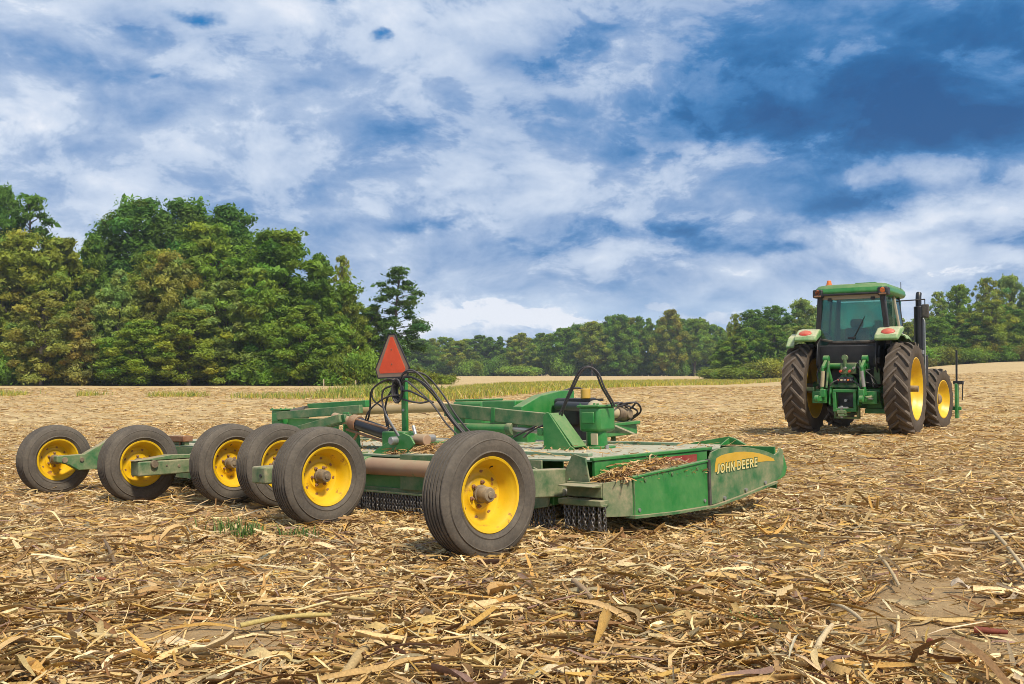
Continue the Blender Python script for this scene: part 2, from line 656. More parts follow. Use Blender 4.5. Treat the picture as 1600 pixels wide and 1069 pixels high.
def fast_mesh(name, co, faces, mat, tint=None, smooth=False):
    """co (N,3), faces (F,k) all with k corners"""
    co = np.ascontiguousarray(co, dtype=np.float32)
    faces = np.ascontiguousarray(faces, dtype=np.int32)
    me = bpy.data.meshes.new(name)
    me.vertices.add(len(co))
    me.vertices.foreach_set('co', co.ravel())
    k = faces.shape[1]
    me.loops.add(faces.size)
    me.loops.foreach_set('vertex_index', faces.ravel())
    me.polygons.add(len(faces))
    me.polygons.foreach_set('loop_start', np.arange(len(faces), dtype=np.int32) * k)
    me.polygons.foreach_set('loop_total', np.full(len(faces), k, dtype=np.int32))
    if smooth:
        me.polygons.foreach_set('use_smooth', np.ones(len(faces), dtype=bool))
    me.update(calc_edges=True)
    if tint is not None:
        a = me.attributes.new('tint', 'FLOAT_COLOR', 'POINT')
        t4 = np.ones((len(co), 4), dtype=np.float32)
        t4[:, :3] = tint
        a.data.foreach_set('color', t4.ravel())
    me.materials.append(mat)
    return me


def build_ground():
    ys = np.concatenate([np.arange(-6, 14, .10), np.arange(14, 40, .4), np.arange(40, 140, 2.5), np.arange(140, 621, 20)])
    tx = np.concatenate([-np.geomspace(2.2, .75, 14)[:-1], np.linspace(-.75, .75, 181), np.geomspace(.75, 2.2, 14)[1:]])
    Y, T = np.meshgrid(ys, tx, indexing='ij')
    X = T * (np.maximum(Y, 0) * 1.0 + 7.0)
    Z = ground_z(X, Y) + bumps(X, Y) * np.clip(1.3 - np.abs(Y) / 40, 0, 1) - .022
    co = np.stack([X, Y, Z], -1).reshape(-1, 3)
    ny, nx = X.shape
    i = np.arange(ny - 1)[:, None] * nx + np.arange(nx - 1)[None]
    f = np.stack([i, i + 1, i + nx + 1, i + nx], -1).reshape(-1, 4)
    o = ob('field_ground', fast_mesh('field_ground', co, f, M['soil'], smooth=True))
    tag(o, kind='structure')


build_ground()

# ------------------------------------------------------------------ corn residue
PAL = np.array([(.50, .34, .15), (.60, .45, .23), (.70, .57, .35), (.56, .36, .11), (.38, .25, .12), (.24, .14, .065), (.35, .29, .20), (.30, .20, .17), (.78, .68, .47), (.45, .29, .09)])
PW = np.array([.19, .20, .17, .07, .13, .09, .05, .03, .05, .04])


def pick_cols(n, r):
    i = r.choice(len(PAL), n, p=PW / PW.sum())
    c = PAL[i] * np.array([1.08, .99, .83]) * r.uniform(.70, 1.18, (n, 1)) * r.uniform(.95, 1.05, (n, 3))
    return np.clip(c, .02, .95)


def strips(pos, yaw, L, wd, r, segs=3, cols=2, lift=.25, curl=.25, tiltamp=.25):
    """flat leaf strips that lie curled on the ground -> vertices (n, segs+1, cols, 3)"""
    n = len(pos)
    s = np.linspace(0, 1, segs + 1)[None, :]
    prof = np.sin(np.pi * (.14 + .80 * s)) ** .6 * r.uniform(.85, 1.15, (n, segs + 1))
    side = r.normal(0, curl, (n, 1)) * (s - .5) ** 2 * 2
    along = (s - .5)
    pitch = r.normal(0, tiltamp, (n, 1)) * np.minimum(1, .09 / L)[:, None]
    arch = r.normal(.06, lift, (n, 1))
    z = along * np.sin(pitch) + arch * ((s - .5) ** 2 - .1) + r.normal(0, .015, (n, segs + 1))
    c = np.linspace(-.5, .5, cols)[None, None, :]
    tw = r.normal(0, .55, (n, 1)) + r.normal(0, .9, (n, 1)) * (s - .5)
    fold = r.uniform(.0, 1.0, (n, 1, 1)) * (np.abs(c) * 2 if cols > 2 else 0)
    lw = (wd[:, None] * prof)[:, :, None] * c
    lx = (along * L[:, None])[:, :, None] * np.ones_like(c)
    ly = (side * L[:, None])[:, :, None] + lw * np.cos(tw)[:, :, None]
    lz = (z * L[:, None])[:, :, None] + lw * np.sin(tw)[:, :, None] + fold * wd[:, None, None] * .7
    lz = lz - lz.min(axis=(1, 2), keepdims=True)
    cy, sy = np.cos(yaw)[:, None, None], np.sin(yaw)[:, None, None]
    X = pos[:, 0, None, None] + lx * cy - ly * sy
    Y = pos[:, 1, None, None] + lx * sy + ly * cy
    Z = pos[:, 2, None, None] + lz
    return np.stack([X, Y, Z], -1)


def strip_faces(n, segs, cols):
    st, base = [], (segs + 1) * cols
    for a in range(segs):
        for b in range(cols - 1):
            q = a * cols + b
            st.append((q, q + 1, q + cols + 1, q + cols))
    st = np.array(st)
    return (np.arange(n)[:, None, None] * base + st[None]).reshape(-1, 4)


def vnoise(x, y, sc_, seed):
    r = np.random.default_rng(seed)
    g = r.uniform(0, 1, (64, 64))
    x = x * sc_ + 100
    y = y * sc_ + 100
    xi, yi = np.floor(x).astype(int), np.floor(y).astype(int)
    fx, fy = x - xi, y - yi
    fx, fy = fx * fx * (3 - 2 * fx), fy * fy * (3 - 2 * fy)
    G = lambda i, j: g[i % 64, j % 64]
    return (G(xi, yi) * (1 - fx) + G(xi + 1, yi) * fx) * (1 - fy) + (G(xi, yi + 1) * (1 - fx) + G(xi + 1, yi + 1) * fx) * fy


def cover(x, y):
    """how thickly the residue lies: thin at bare patches"""
    n = .5 * vnoise(x, y, .9, 1) + .32 * vnoise(x, y, 2.3, 2) + .18 * vnoise(x, y, 5.1, 3)
    d = sstep(.30, .60, n)
    def patch(cx, cy, sx, sy, a):
        return a * np.exp(-((x - cx) / sx) ** 2 - ((y - cy) / sy) ** 2)
    bare = patch(1.65, 3.5, .55, .6, .95) + patch(1.95, 4.35, .7, .55, .95) + patch(-1.1, 3.75, .5, .28, .75) + patch(-1.9, 5.2, .9, .5, .5) + patch(-.9, 2.95, .35, .2, .4) + patch(2.7, 5.6, .8, .5, .35)
    thick = patch(.3, 4.2, 1.1, 1.4, .5) + patch(-2.0, 3.4, .7, .5, .4) + patch(1.5, 6.4, 1.5, .9, .4) + patch(0, 3.1, 1.0, .35, .3)
    rows = .12 * np.sin((x * .829 - y * .559) * 2 * math.pi / .76)
    return np.clip(.42 + .62 * d + rows + thick - bare, .08, 1.3)


def sample(y0, y1, dens, r, margin=.12):
    a0, a1 = y0, y1
    A = (.545 + margin) * (a1 ** 2 - a0 ** 2)
    n = int(A * dens)
    y = np.sqrt(r.uniform(a0 ** 2, a1 ** 2, n))
    x = r.uniform(-1, 1, n) * (.545 + margin) * y
    keep = r.uniform(0, 1.15, n) < cover(x, y)
    return x[keep], y[keep]


def litter(name, y0, y1, dens, seed, Lr, Wr, segs, cols, stack=.035, label=None, lift=.25, tilt=.25):
    r = np.random.default_rng(seed)
    x, y = sample(y0, y1, dens, r)
    n = len(x)
    fade = np.clip(1.3 - np.abs(y) / 40, 0, 1)
    cv = np.clip(cover(x, y), .1, 1.2)
    z = ground_z(x, y) + bumps(x, y) * fade - .022 + r.uniform(0, stack, n) * cv - .004
    L = np.exp(r.normal(math.log(Lr[0]), Lr[1], n))
    wd = np.minimum(np.exp(r.normal(math.log(Wr[0]), Wr[1], n)), L * .19)
    L = np.minimum(L, Lr[0] * 3.6)
    yaw = r.uniform(0, 2 * math.pi, n)
    co = strips(np.stack([x, y, z], -1), yaw, L, wd, r, segs, cols, lift, tiltamp=tilt)
    pc = (segs + 1) * cols
    c = np.repeat(pick_cols(n, r), pc, axis=0)
    f = strip_faces(n, segs, cols)
    o = ob(name, fast_mesh(name, co.reshape(-1, 3), f, M['straw'], c, smooth=segs > 2))
    tag(o, label, 'crop residue', kind='stuff')
    return o


litter('corn_residue', 1.9, 4.6, 2100, 11, (.10, .72), (.0085, .62), 4, 3, .045, 'dry tan corn leaves and husks strewn over the nearest soil')
litter('corn_residue', 4.6, 8.0, 1350, 12, (.105, .65), (.0095, .55), 4, 2, .045, 'dry chopped corn leaves lying around the near wheels')
litter('corn_residue', 8.0, 15.0, 520, 13, (.13, .5), (.0115, .45), 3, 2, .045, 'chopped corn leaves between the mower and the tractor')
litter('corn_residue', 15.0, 32.0, 135, 14, (.19, .45), (.018, .4), 2, 2, .05, 'pale chopped residue on the field round the tractor')
litter('corn_residue', 32.0, 75.0, 30, 15, (.26, .45), (.032, .4), 1, 2, .06, 'pale chopped residue on the middle of the field')


def chaff():
    """crumbs of stalk and leaf, kernels"""
    r = np.random.default_rng(21)
    x, y = sample(1.9, 7.0, 1700, r)
    n = len(x)
    z = ground_z(x, y) + bumps(x, y) - .022 + r.uniform(0, .012, n)
    L = r.uniform(.008, .03, n)
    wd = r.uniform(.003, .009, n)
    co = strips(np.stack([x, y, z], -1), r.uniform(0, 6.28, n), L, wd, r, 1, 2, .2)
    c = np.repeat(pick_cols(n, r) * 1.05, 4, axis=0)
    tag(ob('chaff', fast_mesh('chaff', co.reshape(-1, 3), strip_faces(n, 1, 2), M['straw'], c)), 'small crumbs of chopped leaf scattered on bare soil', 'crop residue', kind='stuff')


chaff()
litter('corn_husks', 1.9, 7.5, 9, 16, (.20, .35), (.024, .30), 6, 3, .05, 'wide dry husk leaves scattered over the nearest straw', lift=.9)


def stalk_litter():
    r = np.random.default_rng(31)
    allv, allf, allc = [], [], []
    base = 0
    x, y = sample(2.0, 16.0, 24, r)
    for i in range(len(x)):
        L = r.uniform(.06, .34)
        rad = r.uniform(.0025, .008)
        yaw = r.uniform(0, math.pi)
        up = r.normal(0, .13)
        nseg = 6
        p = np.array([x[i], y[i], gz(x[i], y[i]) + .012 + r.uniform(0, .03)])
        d = np.array([math.cos(yaw) * math.cos(up), math.sin(yaw) * math.cos(up), math.sin(up)])
        q = np.cross(d, (0, 0, 1.0))
        q /= np.linalg.norm(q)
        w_ = np.cross(q, d)
        a = np.arange(nseg) / nseg * 2 * math.pi
        ring = (np.cos(a)[:, None] * q + np.sin(a)[:, None] * w_)
        mid = p + q * r.normal(0, .01)
        for cpos, rr in ((p - d * L / 2, rad), (mid, rad * .92), (p + d * L / 2, rad * .8)):
            allv.append(cpos + ring * rr)
        fs = []
        for k in range(2):
            for j in range(nseg):
                j2 = (j + 1) % nseg
                fs.append((base + k * nseg + j, base + k * nseg + j2, base + (k + 1) * nseg + j2, base + (k + 1) * nseg + j))
        allf += fs
        allc.append(np.repeat(pick_cols(1, r), nseg * 3, axis=0) * 1.02)
        base += nseg * 3
    o = ob('chopped_stalks', fast_mesh('chopped_stalks', np.concatenate(allv), np.array(allf), M['straw'], np.concatenate(allc), smooth=True))
    tag(o, 'short lengths of chopped corn stalk mixed in the residue', 'crop residue', kind='stuff')


stalk_litter()

# ------------------------------------------------------------------ rotary mower (local frame: x to its right, y forward, z up)
MO = empty('rotary_mower', (-.17, 5.46, 0))
u_ = Vector((.719, -.695, .029)).normalized()
v_ = Vector((.695, .719, .002))
v_ = (v_ - u_ * u_.dot(v_)).normalized()
w_ = u_.cross(v_)
MO.matrix_world = Matrix.Translation((-.17, 5.46, 0)) @ Matrix((u_, v_, w_)).transposed().to_4x4()
tag(MO, 'wide green flex wing rotary mower on six yellow rimmed wheels', 'mower')


def mp(name, mb, mat, bevel=.0, parent=MO, label=None):
    o = ob(name, mb, parent, mat=M[mat], bevel=bevel)
    if label:
        o['label'] = label
    return o


# wheels -----------------------------------------------------------
def tyre_profile(Rr, Wd, rin):
    h = Wd / 2
    p = [(-h * .62, rin), (-h * .80, rin + .018), (-h * .93, rin + (Rr - rin) * .22), (-h * .985, rin + (Rr - rin) * .25), (-h * .95, rin + (Rr - rin) * .30), (-h * .99, rin + (Rr - rin) * .45), (-h, rin + (Rr - rin) * .54), (-h * .975, rin + (Rr - rin) * .66), (-h * .995, rin + (Rr - rin) * .69), (-h * .925, rin + (Rr - rin) * .72), (-h * .90, rin + (Rr - rin) * .80), (-h * .83, Rr - .016), (-h * .74, Rr - .006)]
    ribs = [-.62, -.36, -.12, .12, .36, .62]
    g = .055
    for x in ribs:
        crown = Rr - .014 * (x * x)
        p += [(h * (x - g), crown), (h * (x - g * .6), crown - .013), (h * (x + g * .6), crown - .013), (h * (x + g), crown)]
    q = [(-x, r) for x, r in p[:13]][::-1]
    return p + q


TY_R, TY_W, RIM_R = .36, .225, .212
tyre_me = MB().lathe(tyre_profile(TY_R, TY_W, RIM_R - .012), 72).mesh('tyre', M['tyre'], 30)
rim = MB()
rim.lathe([(.078, RIM_R - .012), (.088, RIM_R + .004), (.094, RIM_R), (.090, RIM_R - .012), (.070, RIM_R - .022), (.058, RIM_R - .034), (.020, RIM_R - .044), (-.012, RIM_R - .062),
           (-.022, .120), (-.018, .098), (-.006, .088), (-.006, .03), (-.016, .03), (-.016, .086), (-.028, .1), (-.032, .13), (-.05, RIM_R - .05), (-.070, RIM_R - .03), (-.088, RIM_R), (-.094, RIM_R), (-.086, RIM_R - .012)], 64)
rim_me = rim.mesh('wheel', M['yellow'], 40)
hub = MB()
hub.lathe([(-.03, .0), (-.03, .052), (.012, .052), (.016, .046), (.075, .043), (.082, .038), (.084, .020), (.092, .018), (.094, 0)], 24)
hub_me = hub.mesh('hub', M['hub'])
nut = MB()
nut.lathe([(-.004, 0), (-.004, .013), (.014, .012), (.016, .006), (.026, .006), (.026, 0)], 6)
nut_me = nut.mesh('lug_nut', M['rust'], 20)
hole_me = MB().lathe([(0, 0), (0, .012), (.003, .012), (.003, 0)], 10).mesh('rim_bolt', M['rust'])
valve_me = MB().tube([(0, 0, 0), (.02, 0, .01), (.035, 0, .012)], .004, 6).mesh('valve_stem', M['black'])


def mower_wheel(u, v, face=1, yaw=0.0, lean=0.0, spin=0.0, label=None):
    """face +1: dish and hub cap look to the mower's right"""
    w = ob('wheel', rim_me, MO, (u, v, TY_R - .012), (spin, lean, yaw + (0 if face > 0 else math.pi)))
    if label:
        w['label'] = label
    ob('tyre', tyre_me, w)
    ob('hub', hub_me, w)
    for k in range(6):
        a = 2 * math.pi * k / 6
        ob('lug_nut', nut_me, w, (-.008, .068 * math.cos(a), .068 * math.sin(a)))
    for k in range(8):
        a = 2 * math.pi * (k + .4) / 8
        ob('rim_bolt', hole_me, w, (-.0195, .132 * math.cos(a), .132 * math.sin(a)))
    ob('valve_stem', valve_me, w, (-.005, .158 * math.cos(.8), .158 * math.sin(.8)))
    return w


mower_wheel(0, 0, 1, R(-3), spin=.3, label='nearest wheel with ribbed dusty tyre beside the wing deck')
mower_wheel(-1.97, .28, 1, R(0), spin=1.1)
mower_wheel(-3.38, .81, 1, R(1), spin=2.0)
mower_wheel(-4.03, .72, 1, R(1), spin=.7)
mower_wheel(-4.91, .275, 1, R(0), spin=1.7)
mower_wheel(-6.48, .10, 1, R(3), spin=2.6, label='outermost wheel held by a bent green arm')

# wheel arms ---------------------------------------------------------
a = MB()
a.prism([(.02, .335), (.02, .395), (.30, .400), (.58, .555), (.95, .60), (.98, .47), (.62, .30), (.45, .235), (.24, .235), (.14, .30)], 0, -6.30, -6.21)
mp('wheel_arm', a, 'green_dusty', .008, label='bent green arm of the outermost wheel')
mp('axle_pin', MB().cyl((-6.45, .10, .35), (-6.2, .10, .35), .03, 16).cyl((-6.21, .27, .345), (-6.195, .27, .345), .022, 12), 'hub', .002)
a = MB()
a.b2((-4.76, .13, .245), (-4.60, 1.05, .378))
mp('walking_beam', a, 'green_tan', .012)
mp('beam_cap', MB().prism([(.10, .385), (1.05, .385), (1.05, .40), (.45, .425), (.20, .395)], 0, -4.755, -4.605), 'green_dusty', .004)
mp('axle_pin', MB().cyl((-4.88, .275, .35), (-4.57, .275, .35), .034, 16).cyl((-4.6, .52, .32), (-4.592, .52, .32), .014, 10).cyl((-4.6, .40, .33), (-4.592, .40, .33), .009, 10), 'hub', .002)
mp('axle_pin', MB().cyl((-4.62, .72, .35), (-4.02, .72, .35), .034, 16), 'hub', .002)
a = MB()
a.b2((-2.70, .15, .272), (-2.50, 1.05, .402))
mp('walking_beam', a, 'green_tan', .014)
mp('beam_bolt', MB().cyl((-2.56, .142, .335), (-2.56, .152, .335), .014, 10), 'black')
mp('axle_pin', MB().cyl((-2.55, .28, .35), (-1.98, .28, .35), .034, 16), 'hub', .002)
mp('axle_pin', MB().cyl((-2.66, .81, .35), (-3.40, .81, .35), .034, 16), 'hub', .002)
a = MB()
a.prism([(-.06, .31), (-.06, .40), (.45, .44), (.95, .42), (.95, .24), (.40, .27)], 0, -.26, -.17)
mp('wheel_arm', a, 'green_tan', .008)
mp('axle_pin', MB().cyl((-.22, 0, .35), (-.02, 0, .35), .034, 16), 'hub', .002)
for uu in (-4.68, -2.60):
    mp('beam_pivot', MB().prism([(.88, .25), (.62, .30), (.62, .37), (.88, .47), (1.1, .47), (1.1, .25)], 0, uu + .10, uu + .13).prism([(.88, .25), (.62, .30), (.62, .37), (.88, .47), (1.1, .47), (1.1, .25)], 0, uu - .13, uu - .10), 'green_dusty', .004)

# decks --------------------------------------------------------------
T = .47
# right wing: raised plate, inner wall, low tray along the edge, side panels
mp('wing_deck', MB().prism([(-1.88, .98), (-.52, .98), (-.02, 1.10), (-.02, 2.40), (-.02, 2.55), (-.30, 3.02), (-1.88, 3.02)], 2, T - .012, T), 'green_deck')
mp('deck_wall', MB().prism([(-.035, .335), (-.035, T - .004), (-.012, T - .004), (-.012, .335)], 1, 1.04, 2.36), 'green', .002)
mp('warning_decal', MB().b2((-.0118, 1.66, .375), (-.0090, 2.22, .445)), 'red_decal')
mp('deck_tray', MB().prism([(-.03, .96), (.12, .90), (.235, 1.08), (.235, 2.02), (-.03, 2.02)], 2, .325, .337), 'green_dusty')
mp('deck_rail', MB().beam((-.02, 1.02, T + .008), (-.02, 2.42, T + .006), .035, .022), 'green', .004)
sp_ = MB()
sp_.prism([(1.09, .128), (1.45, .115), (1.955, .112), (1.955, .412), (1.10, .362)], 0, .238, .25)
mp('side_panel', sp_, 'green', .002)
mp('side_lip', MB().beam((.236, 1.09, .368), (.236, 1.955, .418), .045, .014), 'green', .003)
# chamfered corner panel
c0, c1 = Vector((.245, 1.085, 0)), Vector((.155, .90, 0))
d_ = (c1 - c0).normalized()
nrm = Vector((d_.y, -d_.x, 0)) * -.012
cp = MB()
cp.hexa([c0 + Vector((0, 0, .128)), c1 + Vector((0, 0, .135)), c1 + nrm + Vector((0, 0, .135)), c0 + nrm + Vector((0, 0, .128)),
         c0 + Vector((0, 0, .362)), c1 + Vector((0, 0, .345)), c1 + nrm + Vector((0, 0, .345)), c0 + nrm + Vector((0, 0, .362))])
mp('corner_panel', cp, 'green_tan', .002)
# shield panel with the curved top
shp = [(1.965, .115), (2.20, .132), (2.42, .158), (2.65, .185), (2.85, .208), (2.96, .245), (3.0, .30), (3.0, .44), (2.955, .455), (2.93, .425), (2.87, .408), (2.74, .443), (2.60, .468), (2.46, .488), (2.335, .499), (2.20, .503), (2.08, .496), (1.99, .476), (1.965, .44)]
mp('shield_panel', MB().prism(shp, 0, .248, .262), 'green_dusty', .002, label='side shield with a yellow arc and lettering')
mp('decal_band', MB().prism([(2.022, .335), (2.03, .39), (2.05, .432), (2.12, .449), (2.20, .456), (2.32, .460), (2.42, .457), (2.54, .447), (2.65, .430), (2.76, .405), (2.85, .380), (2.862, .362), (2.75, .368), (2.62, .368), (2.45, .362), (2.25, .352), (2.12, .340)], 0, .2622, .2640), 'decal_yellow')


def letter_mesh(chr_, off, box, mat, x, ref=None):
    """one letter fitted to box (v0, v1, w0, w1) on the shield"""
    cu = bpy.data.curves.new('letter', 'FONT')
    cu.body = chr_
    cu.offset = off
    cu.shear = .10
    cu.resolution_u = 3
    t = bpy.data.objects.new('letter', cu)
    COL.objects.link(t)
    bpy.context.view_layer.update()
    me = bpy.data.meshes.new_from_object(t.evaluated_get(bpy.context.evaluated_depsgraph_get()))
    bpy.data.objects.remove(t)
    co = np.empty(len(me.vertices) * 3)
    me.vertices.foreach_get('co', co)
    co = co.reshape(-1, 3)
    if ref is None:
        ref = (co[:, 0].min(), co[:, 0].max(), co[:, 1].min(), co[:, 1].max())
    v0, v1, w0, w1 = box
    vv = v0 + (co[:, 0] - ref[0]) / (ref[1] - ref[0]) * (v1 - v0)
    ww = w0 + (co[:, 1] - ref[2]) / (ref[3] - ref[2]) * (w1 - w0)
    me.vertices.foreach_set('co', np.stack([np.full(len(co), x), vv, ww], -1).astype(np.float32).ravel())
    me.materials.clear()
    me.materials.append(M[mat])
    me.update()
    return me, ref


v_at = 2.045
for chr_, adv in zip('JOHN DEERE', (.72, 1.06, 1.0, 1.0, .34, 1.0, .84, .84, .98, .84)):
    wv = .066 * adv
    if chr_ != ' ':
        rise_ = (v_at - 2.045) * .028
        b_ = (v_at, v_at + wv * .84, .323 + rise_, .388 + rise_)
        me1, ref = letter_mesh(chr_, .022, b_, 'lettering', .2656)
        me2, _ = letter_mesh(chr_, .085, b_, 'lettering_edge', .2646, ref)
        lo = ob('letter', me1, MO)
        ob('letter_edge', me2, lo)
    v_at += wv

for vv in (1.22, 1.52, 1.82):
    mp('panel_bolt', MB().cyl((.249, vv, .335 + (vv - 1.1) * .058), (.258, vv, .335 + (vv - 1.1) * .058), .011, 8), 'green_dusty')
for vv, ww in ((1.15, .16), (1.90, .15)):
    mp('panel_bolt', MB().cyl((.249, vv, ww), (.258, vv, ww), .012, 8), 'steel')
mp('weld_seam', MB().tube([(.252, 1.10, .135 + .0 * k) if k == 0 else (.252, 1.10 + .002 * (k % 2), .135 + .0225 * k) for k in range(11)], .005, 5), 'green_dusty')
mp('panel_joint', MB().b2((.236, 1.945, .115), (.266, 1.970, .43)), 'black_dusty', .002)
skid = [(.25, 1.06, .125), (.25, 1.5, .108), (.25, 1.98, .104), (.25, 2.3, .135), (.25, 2.65, .178), (.25, 2.86, .203)]
sk = MB()
for i in range(len(skid) - 1):
    sk.beam(skid[i], skid[i + 1], .075, .016)
mp('skid_shoe', sk, 'green_dusty')
for vv, ww in ((2.13, .148), (2.42, .182), (2.70, .212)):
    mp('skid_bolt', MB().cyl((.262, vv, ww), (.276, vv, ww), .013, 10), 'steel')
mp('front_nose', MB().prism([(2.86, .205), (2.96, .218), (3.03, .238), (3.065, .30), (3.02, .40), (2.98, .30)], 0, .16, .258), 'green', .006)
mp('front_bracket', MB().prism([(-.62, T), (-.22, .535), (-.16, .52), (-.06, T)], 1, 3.0, 3.025).prism([(2.86, T), (3.02, .53), (3.02, T)], 0, -.22, -.208), 'green', .003)
mp('front_wall', MB().b2((-1.88, 3.02, .14), (.18, 3.035, T - .01)), 'green', .002)
mp('rear_wall', MB().b2((-1.88, .955, .20), (-.40, .968, T - .004)), 'green_dusty', .002)
mp('rear_ledge', MB().prism([(.90, .25), (.90, .345), (.885, .345), (.885, .335), (.80, .330), (.80, .322), (.885, .318), (.885, .255)], 0, -.12, .16), 'green_tan', .003)
mp('rear_channel', MB().b2((-.16, .84, .205), (.19, .92, .240)), 'green_tan', .004)
mp('hinge_plate', MB().prism([(-.20, .24), (-.22, .32), (-.115, .505), (-.09, .515), (.0, .495), (.03, .34), (-.10, .335), (-.12, .25)], 1, .930, .944), 'green_tan', .003)
mp('hinge_plate', MB().prism([(-.42, .15), (-.42, .40), (-.36, .43), (-.30, .41), (-.21, .31), (-.24, .18)], 1, .83, .844), 'green_tan', .003)
mp('hinge_lug', MB().prism([(.86, .19), (.86, .29), (.92, .31), (1.0, .31), (1.0, .19)], 0, -.265, -.215), 'green', .005)
mp('hinge_pin', MB().cyl((-.17, .90, .27), (-.17, .99, .27), .024, 12), 'steel')
mp('deck_gusset', MB().prism([(.92, .35), (1.0, .46), (1.28, T), (1.28, .36)], 0, -.14, -.128), 'green', .003)

# centre deck
mp('centre_deck', MB().prism([(-4.88, 1.02), (-1.92, 1.02), (-1.92, 3.02), (-2.3, 3.35), (-4.5, 3.35), (-4.88, 3.02)], 2, T - .030, T - .016), 'green_deck')
mp('rear_wall', MB().b2((-4.88, 1.0, .165), (-1.50, 1.016, .31)), 'green', .002)
mp('rear_lip', MB().b2((-4.88, .975, .155), (-1.50, 1.0, .20)), 'green_dusty', .004)
mp('rock_tube', MB().cyl((-4.75, .98, .365), (-1.45, .98, .365), .068, 28), 'tube_worn')
for uu in (-2.40, -4.55):
    mp('tube_collar', MB().cyl((uu - .10, .98, .365), (uu + .10, .98, .365), .075, 28), 'green', .003)
mp('front_wall', MB().b2((-4.5, 3.35, .16), (-2.3, 3.365, T - .03)), 'green', .002)
for uu in (-1.905, -4.895):
    mp('wing_hinge', MB().cyl((uu, 1.05, T - .01), (uu, 3.0, T - .01), .022, 12), 'green_dusty', .002)
# left wing
mp('wing_deck', MB().prism([(-4.92, .98), (-6.6, .98), (-6.95, 1.15), (-6.95, 2.6), (-6.6, 3.02), (-4.92, 3.02)], 2, T - .012, T), 'green_deck')
mp('rear_wall', MB().b2((-6.8, .955, .14), (-4.92, .968, T - .014)), 'green_dusty', .002)
mp('side_panel', MB().prism([(1.08, .128), (2.9, .2), (2.98, .44), (2.3, .48), (1.08, .40)], 0, -6.97, -6.955), 'green', .002)
mp('front_wall', MB().b2((-6.7, 3.02, .14), (-4.92, 3.035, T - .014)), 'green', .002)
mp('counterweight', MB().b2((-5.78, .97, .505), (-5.40, 1.08, .565)), 'rust', .006, label='rusty block on the wing deck')
mp('counterweight_stand', MB().b2((-6.1, 1.0, .47), (-5.42, 1.05, .505)), 'green_tan', .004)
for uu in (-5.5, -5.7):
    mp('stand_bolt', MB().cyl((uu, .99, .45), (uu, .99, .5), .012, 8), 'rust')
# deck stiffener ribs
for x0, y0, x1, y1 in ((-1.7, 1.35, -.3, 1.35), (-1.7, 2.75, -.5, 2.75), (-6.7, 1.35, -5.1, 1.35), (-6.6, 2.8, -5.1, 2.8), (-4.7, 1.6, -2.1, 1.6), (-4.7, 2.6, -2.1, 2.6)):
    zz = T if x0 > -1.8 or x0 < -4.9 else T - .016
    mp('deck_rib', MB().beam((x0, y0, zz + .012), (x1, y1, zz + .012), .05, .024), 'green_deck', .004)

# chain curtains -------------------------------------------------------
ch = MB()
for k in range(6):
    zc_ = -.016 - k * .0240
    flat = k % 2
    pts = []
    for j in range(10):
        t = 2 * math.pi * j / 10
        dx_ = .0100 * math.cos(t)
        dz_ = .0165 * math.sin(t)
        pts.append((dx_ if flat else 0, 0 if flat else dx_, zc_ + dz_))
    pts.append(pts[0])
    ch.tube(pts, .0042, 5, cap=False)
chain_me = ch.mesh('hanging_chain', M['chain'], 60)


def curtain(u0, u1, v0, top, name='chain_rail', mat='green_dusty'):
    rail = mp(name, MB().b2((u0 - .01, v0 - .012, top - .006), (u1 + .01, v0 + .042, top + .008)), mat, .002)
    for row in range(2):
        n = int((u1 - u0) / .036)
        for i in range(n):
            ob('hanging_chain', chain_me, rail, (u0 + (i + .5 + .5 * row) * (u1 - u0) / n, v0 + row * .026, top - rng.uniform(0, .004)), (rng.normal(0, .05), rng.normal(0, .05), rng.uniform(0, .5) + row))
    return rail


curtain(-2.62, -1.48, .965, .165)
curtain(-.135, .185, .855, .208, mat='green_tan')
curtain(-.44, -.24, .86, .19)

# gearboxes ------------------------------------------------------------
def gearbox(u, v, z, label=None, s=1.0):
    b = MB()
    b.b2((u - .105 * s, v - .10, z + .13), (u + .105 * s, v + .12, z + .335))
    g = mp('gearbox', b, 'green', .028, label=label)
    mp('gearbox_neck', MB().cyl((u, v, z), (u, v, z + .15), .085, 24).cyl((u, v, z), (u, v, z + .018), .15, 24), 'green', .004, g)
    mp('gearbox_cover', MB().b2((u - .062, v - .112, z + .20), (u + .062, v - .098, z + .29)), 'green', .006, g)
    mp('gearbox_cap', MB().b2((u - .115, v - .11, z + .325), (u + .115, v + .13, z + .345)), 'green', .008, g)
    for i in (-1, 1):
        for j in (-1, 1):
            mp('cap_bolt', MB().cyl((u + i * .09, v + j * .09, z + .345), (u + i * .09, v + j * .09, z + .357), .010, 8), 'green', 0, g)
    mp('base_bolt', MB().cyl((u + .15, v - .06, z), (u + .15, v - .06, z + .03), .016, 8), 'steel', 0, g)
    return g


gearbox(-.93, 2.20, T, 'upright green gearbox on the near wing deck')
gearbox(-5.80, 2.42, T)
mp('vented_cover', MB().b2((-.90, 2.085, .50), (-.835, 2.10, .59)), 'cream', .003)
g_ = MB()
g_.b2((-3.62, 3.10, T), (-3.16, 3.45, .86))
mp('centre_gearbox', g_, 'green', .03, label='low green gearbox on the centre deck')
mp('gearbox_lid', MB().b2((-3.60, 3.12, .86), (-3.18, 3.43, .88)), 'green', .008)
